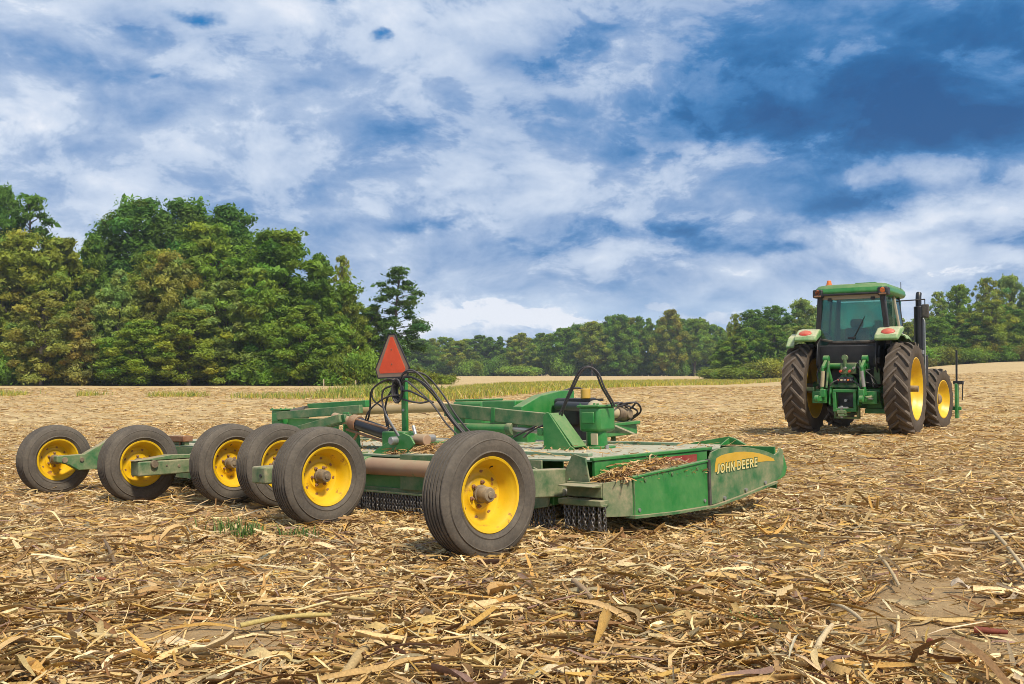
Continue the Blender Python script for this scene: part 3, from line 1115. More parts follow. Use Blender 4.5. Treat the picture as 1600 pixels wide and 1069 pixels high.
# drive shafts
mp('drive_shaft', MB().cyl((-5.66, 2.47, .76), (-3.62, 3.2, .80), .048, 20), 'shaft', label='long dusty tan drive shaft above the deck')
mp('shaft_cone', MB().cyl((-1.04, 2.30, .77), (-1.15, 2.46, .78), .05, 20, .072), 'cream', .004)
mp('shaft_sleeve', MB().cyl((-1.20, 2.52, .79), (-2.05, 3.02, .80), .042, 18), 'black')
mp('shaft_cone', MB().cyl((-5.68, 2.46, .755), (-5.50, 2.54, .765), .055, 20, .08), 'black_dusty', .004)

# wing fold links --------------------------------------------------------
mp('fold_link', MB().beam((-2.50, 2.0, .79), (-1.24, 2.0, .695), .045, .115), 'green_dusty', .006)
mp('link_clamp', MB().beam((-1.90, 2.0, .745), (-1.86, 2.0, .742), .055, .12), 'green', .003)
mp('link_pin', MB().cyl((-1.22, 1.93, .70), (-1.22, 2.07, .70), .045, 18), 'green', .006)
mp('link_post', MB().prism([(-2.40, .75), (-2.26, .72), (-2.285, .60), (-2.285, T - .02), (-2.36, T - .02), (-2.355, .60)], 1, 1.985, 2.015), 'green', .004)
mp('fold_bracket', MB().prism([(-1.235, T), (-1.235, .73), (-1.20, .765), (-1.175, .76), (-.955, .50), (-.90, T)], 1, 1.90, 1.915).prism([(-1.235, T), (-1.235, .73), (-1.20, .765), (-1.175, .76), (-.955, .50), (-.90, T)], 1, 2.06, 2.075), 'green', .003, label='triangular green bracket holding the fold link')
mp('bracket_web', MB().beam((-1.175, 1.988, .755), (-.93, 1.988, .49), .15, .012), 'green', .002)
mp('fold_cylinder', MB().cyl((-2.20, 2.0, .628), (-1.72, 2.0, .625), .046, 22), 'green', .004)
mp('cylinder_head', MB().cyl((-1.72, 2.0, .625), (-1.655, 2.0, .624), .054, 22), 'green_tan', .004)
mp('cylinder_rod', MB().cyl((-1.66, 2.0, .624), (-1.33, 2.0, .606), .021, 14), 'steel')
mp('rod_clevis', MB().b2((-1.35, 1.95, .575), (-1.24, 2.05, .635)).cyl((-1.275, 1.91, .605), (-1.275, 2.09, .605), .028, 12), 'green', .008)
mp('cylinder_mount', MB().b2((-2.32, 1.97, .55), (-2.18, 2.03, .67)), 'green_dusty', .006)
# left wing set
mp('fold_link', MB().beam((-5.72, 2.30, .735), (-4.28, 2.40, .80), .05, .09), 'green_dusty', .006)
mp('link_plate', MB().b2((-5.66, 2.39, .52), (-4.72, 2.43, .70)), 'green', .004)
mp('link_tube', MB().beam((-5.55, 2.62, .83), (-4.55, 2.70, .855), .08, .075), 'green', .006)
mp('link_post', MB().b2((-4.54, 2.35, T - .02), (-4.44, 2.42, .77)), 'green', .004)
mp('fold_cylinder', MB().cyl((-5.15, 2.2, .59), (-4.85, 2.2, .60), .035, 16), 'steel')
for k, dv in enumerate((-.10, .0, .10)):
    mp('strut', MB().beam((-4.05, 1.35 + dv, .575), (-3.28, 1.47 + dv * .6, .735), .03, .075), 'green_dusty', .005)
mp('strut_plate', MB().prism([(-3.42, T - .02), (-3.42, .66), (-3.30, .75), (-3.22, .74), (-3.18, T - .02)], 1, 1.55, 1.565), 'green', .004)

# lift cylinder and lugs at the rock tube --------------------------------
mp('lift_cylinder', MB().cyl((-3.17, 1.5, .690), (-2.66, 1.5, .585), .058, 22), 'black_metal', .005, label='black hydraulic lift cylinder')
mp('cylinder_collar', MB().cyl((-3.21, 1.5, .698), (-3.12, 1.5, .680), .070, 22), 'rust', .004)
mp('cylinder_rod', MB().cyl((-3.50, 1.5, .745), (-3.20, 1.5, .696), .040, 18), 'tube_worn', .003)
mp('stop_rod', MB().cyl((-3.27, 1.47, .63), (-2.70, 1.47, .525), .012, 8).cyl((-3.22, 1.47, .74), (-2.68, 1.47, .64), .012, 8), 'rust')
mp('stop_foot', MB().cyl((-3.10, 1.47, .60), (-3.22, 1.47, .48), .013, 8), 'rust')
for vv, dd in ((1.10, 0), (1.30, .12)):
    mp('lift_lug', MB().prism([(-2.50 - dd, .40), (-2.36 - dd, .49), (-2.02 - dd, .625), (-1.93 - dd, .60), (-1.88 - dd, .54), (-2.02 - dd, .43), (-2.3 - dd, .40)], 1, vv, vv + .018), 'green', .004)
mp('lift_pin', MB().cyl((-2.10, 1.04, .565), (-2.10, 1.50, .565), .032, 16), 'steel', .003)
mp('lift_knuckle', MB().cyl((-2.0, 1.22, .57), (-1.86, 1.22, .565), .045, 14), 'tube_worn', .006)
mp('grease_nipple', MB().cyl((-2.0, 1.22, .60), (-2.03, 1.22, .68), .014, 8).cyl((-2.06, 1.10, .6), (-2.3, 1.16, .77), .006, 6), 'steel')
mp('cylinder_foot', MB().b2((-2.72, 1.44, T - .02), (-2.42, 1.56, .62)), 'green', .012)
mp('deck_channel', MB().beam((-2.45, 1.45, .52), (-1.95, 2.1, .50), .05, .03), 'green', .004)

# sign on its post ---------------------------------------------------------
mp('sign_post', MB().b2((-2.555, 1.53, T - .02), (-2.495, 1.56, 1.10)), 'green', .003)
mp('post_bolt', MB().cyl((-2.525, 1.522, .80), (-2.525, 1.532, .80), .012, 8), 'steel')
SV = 1.50


def tri(cx, z0, wd, ht, cut):
    h = wd / 2
    return [(cx - h + cut * .45, z0), (cx + h - cut * .45, z0), (cx + h, z0 + cut * 1.1), (cx + cut * .55, z0 + ht), (cx - cut * .55, z0 + ht), (cx - h, z0 + cut * 1.1)]


sgn = mp('warning_sign', MB().prism(tri(-2.635, 1.085, .46, .375, .075), 1, SV, SV + .004), 'red_reflect', label='orange slow vehicle triangle with dull border')
mp('orange_triangle', MB().prism(tri(-2.635, 1.125, .36, .315, .03), 1, SV - .0025, SV - .0005), 'orange', 0, sgn)
ed = tri(-2.635, 1.085, .466, .378, .075)
eb = MB()
for i in range(6):
    p, q = ed[i], ed[(i + 1) % 6]
    eb.beam((p[0], SV + .002, p[1]), (q[0], SV + .002, q[1]), .012, .008, up=(0, 1, 0))
mp('sign_edge', eb, 'black', 0, sgn)
mp('sign_bracket', MB().b2((-2.60, 1.505, 1.05), (-2.52, 1.53, 1.20)), 'black')
for zz in (1.20, 1.33):
    mp('sign_rivet', MB().cyl((-2.635, SV - .006, zz), (-2.635, SV - .002, zz), .008, 8), 'rust', 0, sgn)

# hoses -----------------------------------------------------------------------
def hose(pts, r=.0115, mat='hose', n=30, name='hose'):
    return mp(name, MB().tube(spline(pts, n), r, 7), mat)


hub_p = (-2.52, 1.50, 1.0)
hose([(-2.52, 1.49, 1.04), (-2.66, 1.45, 1.06), (-2.86, 1.45, .98), (-2.93, 1.48, .82), (-2.99, 1.5, .72), (-3.05, 1.5, .69)], .009)
hose([(-2.5, 1.49, 1.03), (-2.62, 1.44, 1.07), (-2.82, 1.44, 1.00), (-2.86, 1.46, .90), (-2.74, 1.5, .80), (-2.70, 1.5, .68), (-2.70, 1.5, .62)], .0075)
hose([(-2.5, 1.48, .93), (-2.62, 1.44, .92), (-2.80, 1.45, .86), (-2.95, 1.47, .78), (-3.02, 1.49, .70)], .0075)
hose([(-2.55, 1.47, 1.02), (-2.68, 1.44, .98), (-2.70, 1.44, .86), (-2.60, 1.42, .72), (-2.46, 1.40, .60), (-2.40, 1.38, .55)], .009)
hose([(-2.58, 1.47, 1.0), (-2.66, 1.46, .90), (-2.72, 1.48, .78), (-2.72, 1.5, .66)], .009)
for k in range(5):
    o_ = (-.05, .03, -.01, .06, -.03)[k]
    up_ = (0, .05, .06, .11, .13)[k]
    hose([(-2.52, 1.49, .98 + .02 * k), (-2.40, 1.45, 1.05 + up_ * .6), (-2.22, 1.45 + o_, .99 + up_), (-2.08, 1.52 + o_, .85 + up_ * .8), (-1.97, 1.57 + o_, .69 + up_ * .6), (-1.86, 1.63 + o_, .57 + up_ * .35), (-1.74, 1.70 + o_, .49)], .0078)
hose([(-2.5, 1.49, .90), (-2.38, 1.46, .88), (-2.22, 1.46, .86), (-2.14, 1.48, .87)], .008)
hose([(-2.5, 1.49, .96), (-2.36, 1.45, .965), (-2.25, 1.46, .93), (-2.1, 1.5, .86)], .009)
for k in range(4):
    th = [(i / 14) * 2 * math.pi for i in range(15)]
    rr = .045 + .010 * k
    mp('hose_coil', MB().tube([(-2.525 + rr * .85 * math.cos(t), 1.495 - .012 * k, .965 + 1.35 * rr * math.sin(t)) for t in th], .010, 6, cap=False), 'hose')
# arch of hoses over the near gearbox
for k in range(2):
    o_ = (-.010, .014)[k]
    hose([(-1.16 + o_ * .6, 2.02 + o_, .73), (-1.12 + o_ * .7, 2.02, .80), (-1.02 + o_, 2.02, .96), (-.94 + o_, 2.03, 1.085), (-.865 + o_ * .6, 2.05, 1.118 - .006 * k), (-.81 + o_, 2.08, 1.06), (-.79 + o_, 2.12, .95), (-.775 + o_, 2.2, .84), (-.77 + o_, 2.22, .80)], .0082)
hose([(-1.27, 2.02, .70), (-1.42, 1.98, .64), (-1.62, 1.96, .56)], .008)
hose([(-1.24, 1.99, .68), (-1.40, 1.96, .62), (-1.50, 1.95, .56)], .008)

# tongue and hitch ---------------------------------------------------------------
tf = MB()
tf.prism([(2.78, .64), (2.78, .80), (3.05, .90), (3.35, .945), (3.55, .945), (3.55, .62)], 0, -2.42, -2.30)
mp('tongue_frame', tf, 'green', .008, label='tapered green tongue frame rising behind the deck')
mp('frame_box', MB().b2((-2.92, 2.86, .66), (-2.46, 3.06, .86)), 'green', .012)
mp('frame_mount', MB().b2((-2.85, 2.90, T - .02), (-2.35, 3.02, .66)), 'green', .006)
mp('dark_housing', MB().b2((-2.26, 3.18, .60), (-1.95, 3.5, .87)), 'black', .03)
mp('support_leg', MB().b2((-2.25, 3.2, T - .02), (-2.05, 3.4, .60)), 'black')
mp('oil_bottle', MB().cyl((-1.78, 3.1, .86), (-1.78, 3.1, .955), .046, 18), 'shield_yellow', .008)
mp('bottle_shelf', MB().b2((-1.95, 3.0, .835), (-1.65, 3.2, .86)), 'black')
mp('bottle_post', MB().b2((-1.82, 3.06, T - .02), (-1.74, 3.14, .84)), 'black')
tb = MB()
tb.beam((-3.0, 3.3, .42), (-3.35, 5.9, .47), .12, .14)
tb.beam((-3.7, 3.3, .42), (-3.35, 5.9, .47), .12, .14)
mp('tongue', tb, 'green', .01)
mp('hitch_plate', MB().prism([(5.0, .50), (5.9, .525), (5.9, .565), (5.0, .53)], 0, -3.47, -3.23), 'green', .006)
mp('input_shaft', MB().cyl((-3.35, 4.4, .80), (-3.35, 5.35, .69), .075, 22), 'shield_yellow', .006)
mp('shaft_end', MB().cyl((-3.35, 5.33, .69), (-3.35, 5.58, .665), .066, 20), 'cream', .006)
mp('universal_joint', MB().cyl((-3.35, 5.56, .665), (-3.35, 5.74, .65), .095, 14).cyl((-3.46, 5.72, .65), (-3.24, 5.72, .65), .06, 12), 'hub', .012)
for k in range(5):
    t0 = rng.uniform(-.1, .1)
    hose([(-3.35 + .10 * math.cos(k), 5.5 + t0, .75), (-3.28 + .12 * math.sin(k * 2), 5.66 + t0, .79), (-3.3 + .1 * math.sin(k), 5.82 + t0, .68), (-3.36, 5.8 + t0, .57)], .012)
mp('shaft_stand', MB().b2((-3.42, 5.02, .50), (-3.28, 5.12, .70)), 'black')
hose([(-3.35, 4.5, .93), (-3.3, 4.75, .98), (-3.3, 4.95, .93), (-3.3, 5.0, .76)], .012)
mp('front_shield', MB().prism([(-3.4, .47), (-3.05, .60), (-2.75, .56), (-2.45, .46)], 1, 4.7, 4.76), 'green_tan', .004)
mp('jack_stand', MB().cyl((-3.35, 5.5, 0), (-3.35, 5.5, .45), .03, 12).b2((-3.45, 5.4, -.03), (-3.25, 5.6, -.015)), 'green_dusty')


# straw lying on the machine -----------------------------------------------------
def straw_heap(label, u0, u1, v0, v1, z, hgt, n, seed, taper=True):
    r = np.random.default_rng(seed)
    a_ = r.uniform(0, 1, n)
    b_ = r.uniform(0, 1, n)
    x = u0 + (u1 - u0) * a_
    y = v0 + (v1 - v0) * b_
    prof = (np.sin(np.pi * np.clip(b_, .02, .98)) ** .5) * (np.sin(np.pi * np.clip(a_, .08, .92)) ** .5)
    zz = z + prof * hgt * r.uniform(0, 1, n)
    L = np.exp(r.normal(math.log(.07), .45, n))
    wd = np.exp(r.normal(math.log(.008), .4, n))
    co = strips(np.stack([x, y, zz], -1), r.uniform(0, 6.28, n), L, wd, r, 3, 2, .3, tiltamp=.22)
    c = np.repeat(pick_cols(n, r), 8, axis=0) * np.array([.95, .88, .85])
    o = ob('straw_heap', fast_mesh('straw_heap', co.reshape(-1, 3), strip_faces(n, 3, 2), M['straw'], c))
    o.matrix_world = MO.matrix_world.copy()
    tag(o, label, 'crop residue', kind='stuff')


straw_heap('heap of chopped straw lying in the tray of the near wing', -.01, .225, 1.0, 1.98, .335, .115, 2600, 41)
straw_heap('straw caught behind the worn tube on the centre deck', -2.2, -1.55, 1.06, 1.5, T - .018, .07, 1500, 42)
straw_heap('thin straw scattered over the near wing deck', -1.8, -.1, 1.05, 2.95, T, .01, 260, 43)
straw_heap('thin straw scattered over the centre deck', -4.7, -2.0, 1.1, 2.95, T - .016, .012, 500, 44)

# ------------------------------------------------------------------ tractor (local: x right, y forward, z up, origin under rear axle)
PSI = R(34)
TX, TYy = 6.92, 19.45
TR = empty('farm_tractor', (TX, TYy, gz(TX, TYy) + .0), -PSI)
tag(TR, 'green tractor with black cab seen from behind at the field', 'tractor')


def tp(name, mb, mat, bevel=.0, parent=TR, label=None):
    o = ob(name, mb, parent, mat=M[mat] if isinstance(mat, str) else mat, bevel=bevel)
    if label:
        o['label'] = label
    return o


def ag_tyre(Rr, Wd, rin, nl, name):
    h = Wd / 2
    body = MB().lathe([(-h * .75, rin), (-h * .95, rin + .05), (-h, rin + (Rr - rin) * .5), (-h * .96, rin + (Rr - rin) * .75), (-h * .84, Rr - .075), (-h * .5, Rr - .055), (0, Rr - .048),
                       (h * .5, Rr - .055), (h * .84, Rr - .075), (h * .96, rin + (Rr - rin) * .75), (h, rin + (Rr - rin) * .5), (h * .95, rin + .05), (h * .75, rin)], 56)
    bme = body.mesh(name, M['tyre_tractor'], 50)
    lug = MB()
    K = 7
    sweep = .62 * Wd / Rr
    top, bot = [], []
    for i in range(K):
        s = i / (K - 1)
        x = -.03 * Wd + s * (h * 1.0)
        t = -sweep * s ** 1.15
        r0 = Rr - .008 - .05 * max(0, s - .45) ** 2 * 1.2
        rb = Rr - .075 - (.05 * max(0, s - .7))
        hw = (.028 + .012 * s) / Rr
        for q, (rr, dh) in enumerate(((rb, 1.5), (r0, .85))):
            for sg in (-1, 1):
                ang = t + sg * hw * dh
                (bot if q == 0 else top).append((x, -rr * math.cos(ang), rr * math.sin(ang)))
    vs_ = bot + top
    n2 = 2 * K
    fs_ = []
    for i in range(K - 1):
        a0, a1, b0, b1 = 2 * i, 2 * i + 1, 2 * i + 2, 2 * i + 3
        fs_ += [(n2 + a0, n2 + a1, n2 + b1, n2 + b0), (a0, n2 + a0, n2 + b0, b0), (a1, b1, n2 + b1, n2 + a1)]
    fs_ += [(0, 1, n2 + 1, n2), (n2 - 2, n2 + n2 - 2, n2 + n2 - 1, n2 - 1)]
    lug.add(vs_, fs_)
    lme = lug.mesh('tread_lug', M['lug'], 40)
    vl = np.array(lug.v)
    vm_ = vl * np.array([-1, 1, 1])
    lug2 = MB().add(vm_, fs_)
    lme2 = lug2.mesh('tread_lug', M['lug'], 40)
    return bme, lme, lme2


def ag_wheel(x, y, Rr, Wd, rin, nl, meshes, side, steer=0, label=None):
    bme, l1, l2, rme, hme, nme = meshes
    w = ob('wheel', rme, TR, (x, y, Rr - .02), (0, 0, steer if side > 0 else steer + math.pi))
    if label:
        w['label'] = label
    t = ob('tyre', bme, w)
    if side < 0:
        t.rotation_euler = (0, 0, math.pi)
    for k in range(nl):
        a_ = 2 * math.pi * k / nl
        ob('tread_lug', l1, w, rot=(a_, 0, 0) if side > 0 else (-a_, 0, math.pi))
        b_ = a_ + math.pi / nl
        ob('tread_lug', l2, w, rot=(b_, 0, 0) if side > 0 else (-b_, 0, math.pi))
    ob('hub', hme, w)
    for k in range(8):
        a_ = 2 * math.pi * k / 8
        ob('lug_nut', nme, w, (.012 if Rr > .8 else .03, .19 * Rr * math.cos(a_), .19 * Rr * math.sin(a_)))
    return w


def ag_rim(rin, Wd, dish):
    h = Wd * .42
    p = [(h, rin + .012), (h + .012, rin + .018), (h + .015, rin), (h - .01, rin - .015), (h * .6, rin - .05), (dish + .02, rin - .07), (dish - .02, rin - .12), (dish - .03, rin * .62), (dish, rin * .42), (dish, .08),
         (dish - .012, .08), (dish - .012, rin * .42), (dish - .042, rin * .62), (dish - .032, rin - .115), (-h * .6, rin - .05), (-h + .01, rin - .015), (-h - .015, rin), (-h - .012, rin + .018), (-h, rin + .012)]
    return MB().lathe(p, 56).mesh('wheel', M['yellow_clean'], 40)


REAR_R, REAR_W, REAR_I = .93, .47, .60
rt = ag_tyre(REAR_R, REAR_W, REAR_I - .01, 21, 'tyre')
rr_me = ag_rim(REAR_I, REAR_W, .02)
hub_r = MB().lathe([(-.30, 0), (-.30, .10), (.02, .10), (.03, .13), (.06, .13), (.07, .065), (.24, .06), (.24, 0)], 20).mesh('hub', M['hub'])
hub_f = MB().lathe([(-.12, 0), (-.12, .10), (.10, .10), (.12, .07), (.13, 0)], 20).mesh('hub', M['hub'])
nut_t = MB().lathe([(0, 0), (0, .022), (.03, .02), (.03, 0)], 6).mesh('lug_nut', M['steel'], 20)
mr = (*rt, rr_me, hub_r, nut_t)
ag_wheel(.985, 0, REAR_R, REAR_W, REAR_I, 21, mr, 1, label='rear wheel showing its yellow outer rim')
ag_wheel(-.985, 0, REAR_R, REAR_W, REAR_I, 21, mr, -1, label='rear wheel showing the inner side of its rim')
FR_R, FR_W, FR_I = .68, .38, .40
ft = ag_tyre(FR_R, FR_W, FR_I - .01, 17, 'tyre')
fr_me = ag_rim(FR_I, FR_W, .03)
mf = (*ft, fr_me, hub_f, nut_t)
ag_wheel(1.04, 2.72, FR_R, FR_W, FR_I, 17, mf, 1, -.13)
ag_wheel(-1.04, 2.72, FR_R, FR_W, FR_I, 17, mf, -1, -.13)
# weights in rear wheel (light casting bolts)
for a_ in (.6, 1.9, 3.2, 4.5):
    tp('axle_clamp', MB().cyl((-.70, .20 * math.cos(a_), .93 + .20 * math.sin(a_)), (-.64, .20 * math.cos(a_), .93 + .20 * math.sin(a_)), .035, 10), 'cream')

# chassis
tp('rear_axle', MB().cyl((-.80, 0, .93), (.80, 0, .93), .12, 20).b2((-.28, -.32, .62), (.28, .7, 1.18)), 'green', .01)
tp('gearbox_case', MB().b2((-.33, .5, .50), (.33, 2.1, 1.10)), 'green', .03)
tp('front_axle', MB().beam((-.80, 2.62, .62), (.80, 2.62, .62), .16, .16).b2((-.22, 2.3, .5), (.22, 3.2, .85)), 'green', .01)
hd = MB()
hd.prism([(1.0, 1.15), (1.0, 1.78), (2.0, 1.72), (3.0, 1.55), (3.35, 1.40), (3.45, 1.1), (3.4, .9), (1.0, .95)], 0, -.40, .40)
tp('bonnet', hd, 'green', .06)
tp('bonnet_grille', MB().b2((-.412, 1.7, 1.05), (.412, 3.1, 1.35)), 'black', .01)
tp('fuel_tank', MB().b2((.42, .75, .55), (.80, 1.75, 1.05)), 'black', .05)
tp('step_box', MB().b2((-.80, .75, .50), (-.42, 1.65, 1.05)), 'black', .05)
tp('step', MB().b2((.80, .80, .40), (.98, 1.15, .43)).b2((.80, .80, .70), (.98, 1.15, .73)).b2((.80, .80, .40), (.82, .83, 1.1)).b2((.80, 1.12, .40), (.82, 1.15, 1.1)), 'green', .004)

# cab
YB, YF = -.52, 1.10     # rear and front faces at window sill
CB, CT, CR = 1.18, 1.84, 2.76
tp('cab_base', MB().prism([(-.36, CB), (-.40, 1.78), (YF, 1.55), (YF, CB - .1), (.2, CB - .15)], 0, -.60, .60), 'black', .03)
tp('rear_panel', MB().prism([(-.50, 1.42), (-.53, 1.70), (-.46, 1.80), (.46, 1.80), (.53, 1.70), (.50, 1.42)], 1, -.47, -.40), 'black_dusty', .02)
tp('rear_recess', MB().b2((-.60, -.36, .95), (.60, -.20, 1.45)), 'black', .02)


def post(p0, p1, w, d, mat='black', name='cab_post', bev=.015):
    return tp(name, MB().beam(p0, p1, w, d, up=(0, 1, 0)), mat, bev)


post((-.69, YB + .12, 1.74), (-.60, YB + .02, CR + .02), .095, .10)
post((.69, YB + .12, 1.74), (.60, YB + .02, CR + .02), .095, .10)
post((-.72, YF - .05, 1.2), (-.60, YF - .22, CR), .06, .07)
post((.72, YF - .05, 1.2), (.60, YF - .22, CR), .06, .07)
post((-.76, .42, 1.2), (-.62, .36, CR), .05, .06)
post((.775, .40, 1.75), (.62, .36, CR), .055, .06, 'pillar_tan')
def leanp(poly, sgn, a=0.0, t=.006):
    f_ = lambda z, o: sgn * (.70 - (z - 1.75) * .085 + o)
    n_ = len(poly)
    b_ = MB()
    b_.add([(f_(z, a), y, z) for y, z in poly] + [(f_(z, a + t), y, z) for y, z in poly],
           [tuple(range(n_)), tuple(range(n_, 2 * n_))] + [(i, (i + 1) % n_, n_ + (i + 1) % n_, n_ + i) for i in range(n_)])
    return b_


# lower window frame: V shaped sill
tp('window_sill', MB().beam((-.70, YB + .10, 1.88), (-.34, YB + .03, 1.80), .05, .05).beam((.70, YB + .10, 1.88), (.34, YB + .03, 1.80), .05, .05).beam((-.36, YB + .03, 1.80), (.36, YB + .03, 1.80), .05, .05), 'black_dusty', .012)
tp('window_header', MB().b2((-.60, YB + .03, 2.66), (.60, YB + .10, 2.77)), 'pillar_tan', .01)
rw = MB()
rw.prism([(-.635, 1.90), (-.34, 1.825), (.34, 1.825), (.635, 1.90), (.56, 2.68), (-.56, 2.68)], 1, YB + .055, YB + .062)
tp('rear_window', rw, 'glass')
tp('windscreen', MB().b2((-.64, YF - .13, 1.45), (.64, YF - .122, 2.70)), 'glass')
tp('side_window', leanp([(YB + .18, 1.86), (.36, 1.80), (.34, 2.70), (YB + .1, 2.70)], 1), 'glass', label='cab side window')
tp('side_window', leanp([(YB + .18, 1.86), (.36, 1.80), (.34, 2.70), (YB + .1, 2.70)], -1), 'glass')
tp('door_window', leanp([(.46, 1.25), (YF - .12, 1.25), (YF - .25, 2.70), (.42, 2.70)], 1), 'glass')
tp('door_window', leanp([(.46, 1.25), (YF - .12, 1.25), (YF - .25, 2.70), (.42, 2.70)], -1), 'glass')
tp('window_trim', leanp([(YB + .08, 1.84), (YB + .20, 1.84), (YB + .14, 2.72), (YB + .04, 2.72)], 1, .006, .016), 'pillar_tan', .004)
tp('window_bar', MB().beam((-.25, YB + .09, 1.84), (-.27, YB + .09, 2.68), .05, .02, up=(0, 1, 0)), 'black')
rf = MB()
ring0 = [(-.62, -.56), (.62, -.56), (.71, -.46), (.71, 1.02), (.62, 1.16), (-.62, 1.16), (-.71, 1.02), (-.71, -.46)]
lv = [(2.74, .97), (2.80, 1.02), (2.88, 1.0), (2.945, .93), (2.975, .75)]
vs_, fs_ = [], []
for z, s in lv:
    vs_ += [(x * s, .3 + (y - .3) * s, z) for x, y in ring0]
for i in range(len(lv) - 1):
    for j in range(8):
        j2 = (j + 1) % 8
        fs_.append((i * 8 + j, i * 8 + j2, (i + 1) * 8 + j2, (i + 1) * 8 + j))
fs_ += [tuple(range(8))[::-1], tuple(range(32, 40))]
rf.add(vs_, fs_)
roof = tp('cab_roof', rf, 'green', .02)
tp('roof_corner', MB().b2((-.735, -.60, 2.70), (-.53, -.40, 2.87)), 'black', .03, roof)
tp('roof_corner', MB().b2((.53, -.60, 2.70), (.735, -.40, 2.87)), 'black', .03, roof)
tp('roof_lip', MB().b2((-.60, -.585, 2.735), (.60, -.52, 2.775)), 'black', .01, roof)
for sx_ in (-1, 1):
    tp('work_light', MB().lathe([(0, 0), (0, .055), (.05, .06), (.05, 0)], 14), 'amber_light', .004, roof)
    l_ = roof.children[-1]
    l_.location = (sx_ * .63, -.60, 2.80)
    l_.rotation_euler = (0, 0, R(90))
    l2_ = tp('light_frame', MB().b2((sx_ * .56, -.615, 2.715), (sx_ * .70, -.595, 2.745)), 'rust', .004, roof)
bc = tp('beacon', MB().cyl((-.48, -.30, 2.95), (-.48, -.30, 2.985), .07, 14).cyl((-.48, -.30, 2.985), (-.48, -.30, 3.07), .055, 14, .04), 'amber_light', .006, roof)
tp('roof_hatch', MB().b2((.05, -.35, 2.965), (.45, .1, 2.99)), 'green', .01, roof)
tp('antenna', MB().cyl((.74, .9, 2.85), (.74, .9, 3.10), .008, 6), 'black')
# inside
tp('seat', MB().b2((-.26, -.05, 1.35), (.26, .45, 1.52)), 'black', .05)
tp('seat_back', MB().b2((-.24, -.12, 1.50), (.24, .0, 2.10)).b2((-.13, -.11, 2.10), (.13, -.01, 2.28)), 'black_dusty', .05)
tp('steering_column', MB().cyl((0, .85, 1.3), (0, .68, 1.78), .05, 12).tube([(.19 * math.cos(t), .68 + .06 * math.sin(t), 1.80 + .18 * math.sin(t)) for t in [k / 16 * 2 * math.pi for k in range(17)]], .014, 6, cap=False), 'black')
tp('cab_console', MB().b2((.32, -.1, 1.3), (.56, .7, 1.78)), 'black', .04)
tp('cab_floor', MB().b2((-.6, -.36, 1.20), (.6, YF, 1.28)), 'black')

# fenders
for s in (-1, 1):
    f = MB()
    n = 12
    prof = []
    for k in range(n + 1):
        t = R(82 + 74 * k / n)
        prof.append((-1.02 * math.cos(t) * 1.0, .93 + 1.02 * math.sin(t)))
    outer = prof
    vs_, fs_ = [], []
    for (y, z) in outer:
        for x, dz_ in ((.56, .13), (.72, .13), (1.02, .02), (1.06, -.05)):
            vs_.append((s * x, y, z + dz_))
    for (y, z) in outer:
        for x, dz_ in ((.56, .115), (.72, .115), (1.01, .005), (1.045, -.055)):
            vs_.append((s * x, y, z + dz_ - .01))
    o_ = (n + 1) * 4
    for k in range(n):
        for j in range(3):
            q = k * 4 + j
            fs_ += [(q, q + 1, q + 5, q + 4), (o_ + q, o_ + q + 4, o_ + q + 5, o_ + q + 1)]
        for j in (0, 3):
            q = k * 4 + j
            fs_.append((q, q + 4, o_ + q + 4, o_ + q))
    fs_ += [tuple(range(4)) + (o_ + 3, o_ + 2, o_ + 1, o_)]
    f.add(vs_, fs_)
    fd = tp('fender', f, 'fender')
    tp('fender_skirt', MB().prism([(-.62, 1.38), (-.55, 1.80), (-.2, 2.0), (.45, 2.0), (.8, 1.6), (.6, 1.2), (-.3, 1.1)], 0, s * .555, s * .575), 'black', .01)
    tp('fender_nose', MB().prism([(-.62, 1.84), (-.70, 1.87), (-.66, 1.96), (-.40, 2.10), (-.10, 2.14), (-.10, 2.04)], 0, s * .56, s * 1.0), 'fender', .03)
    lamp = MB()
    lamp.lathe([(0, 0), (0, .15), (.035, .145), (.06, .10), (.07, 0)], 20)
    l_ = tp('tail_light', lamp, 'red_light', 0, fd)
    l_.rotation_euler = (0, R(-90), R(0))
    l_.location = (s * .80, -.70, 2.03)
    l_.scale = (1, .75, 1)
    l_.rotation_euler = (R(0), R(-90), 0)
    l_.matrix_local = Matrix.Translation((s * .80, -.555, 2.005)) @ Matrix.Rotation(R(38), 4, 'X') @ Matrix.Rotation(R(-90), 4, 'Y') @ Matrix.Diagonal((.9, .6, .85, 1))
tp('fender_extension', MB().prism([(-.42, 1.80), (-.50, 1.72), (-.53, 1.76), (-.36, 1.95), (-.1, 2.04), (.3, 2.04), (.3, 1.98), (-.1, 1.95)], 0, -1.22, -1.05), 'fender', .02, label='pale dusty fender extension')

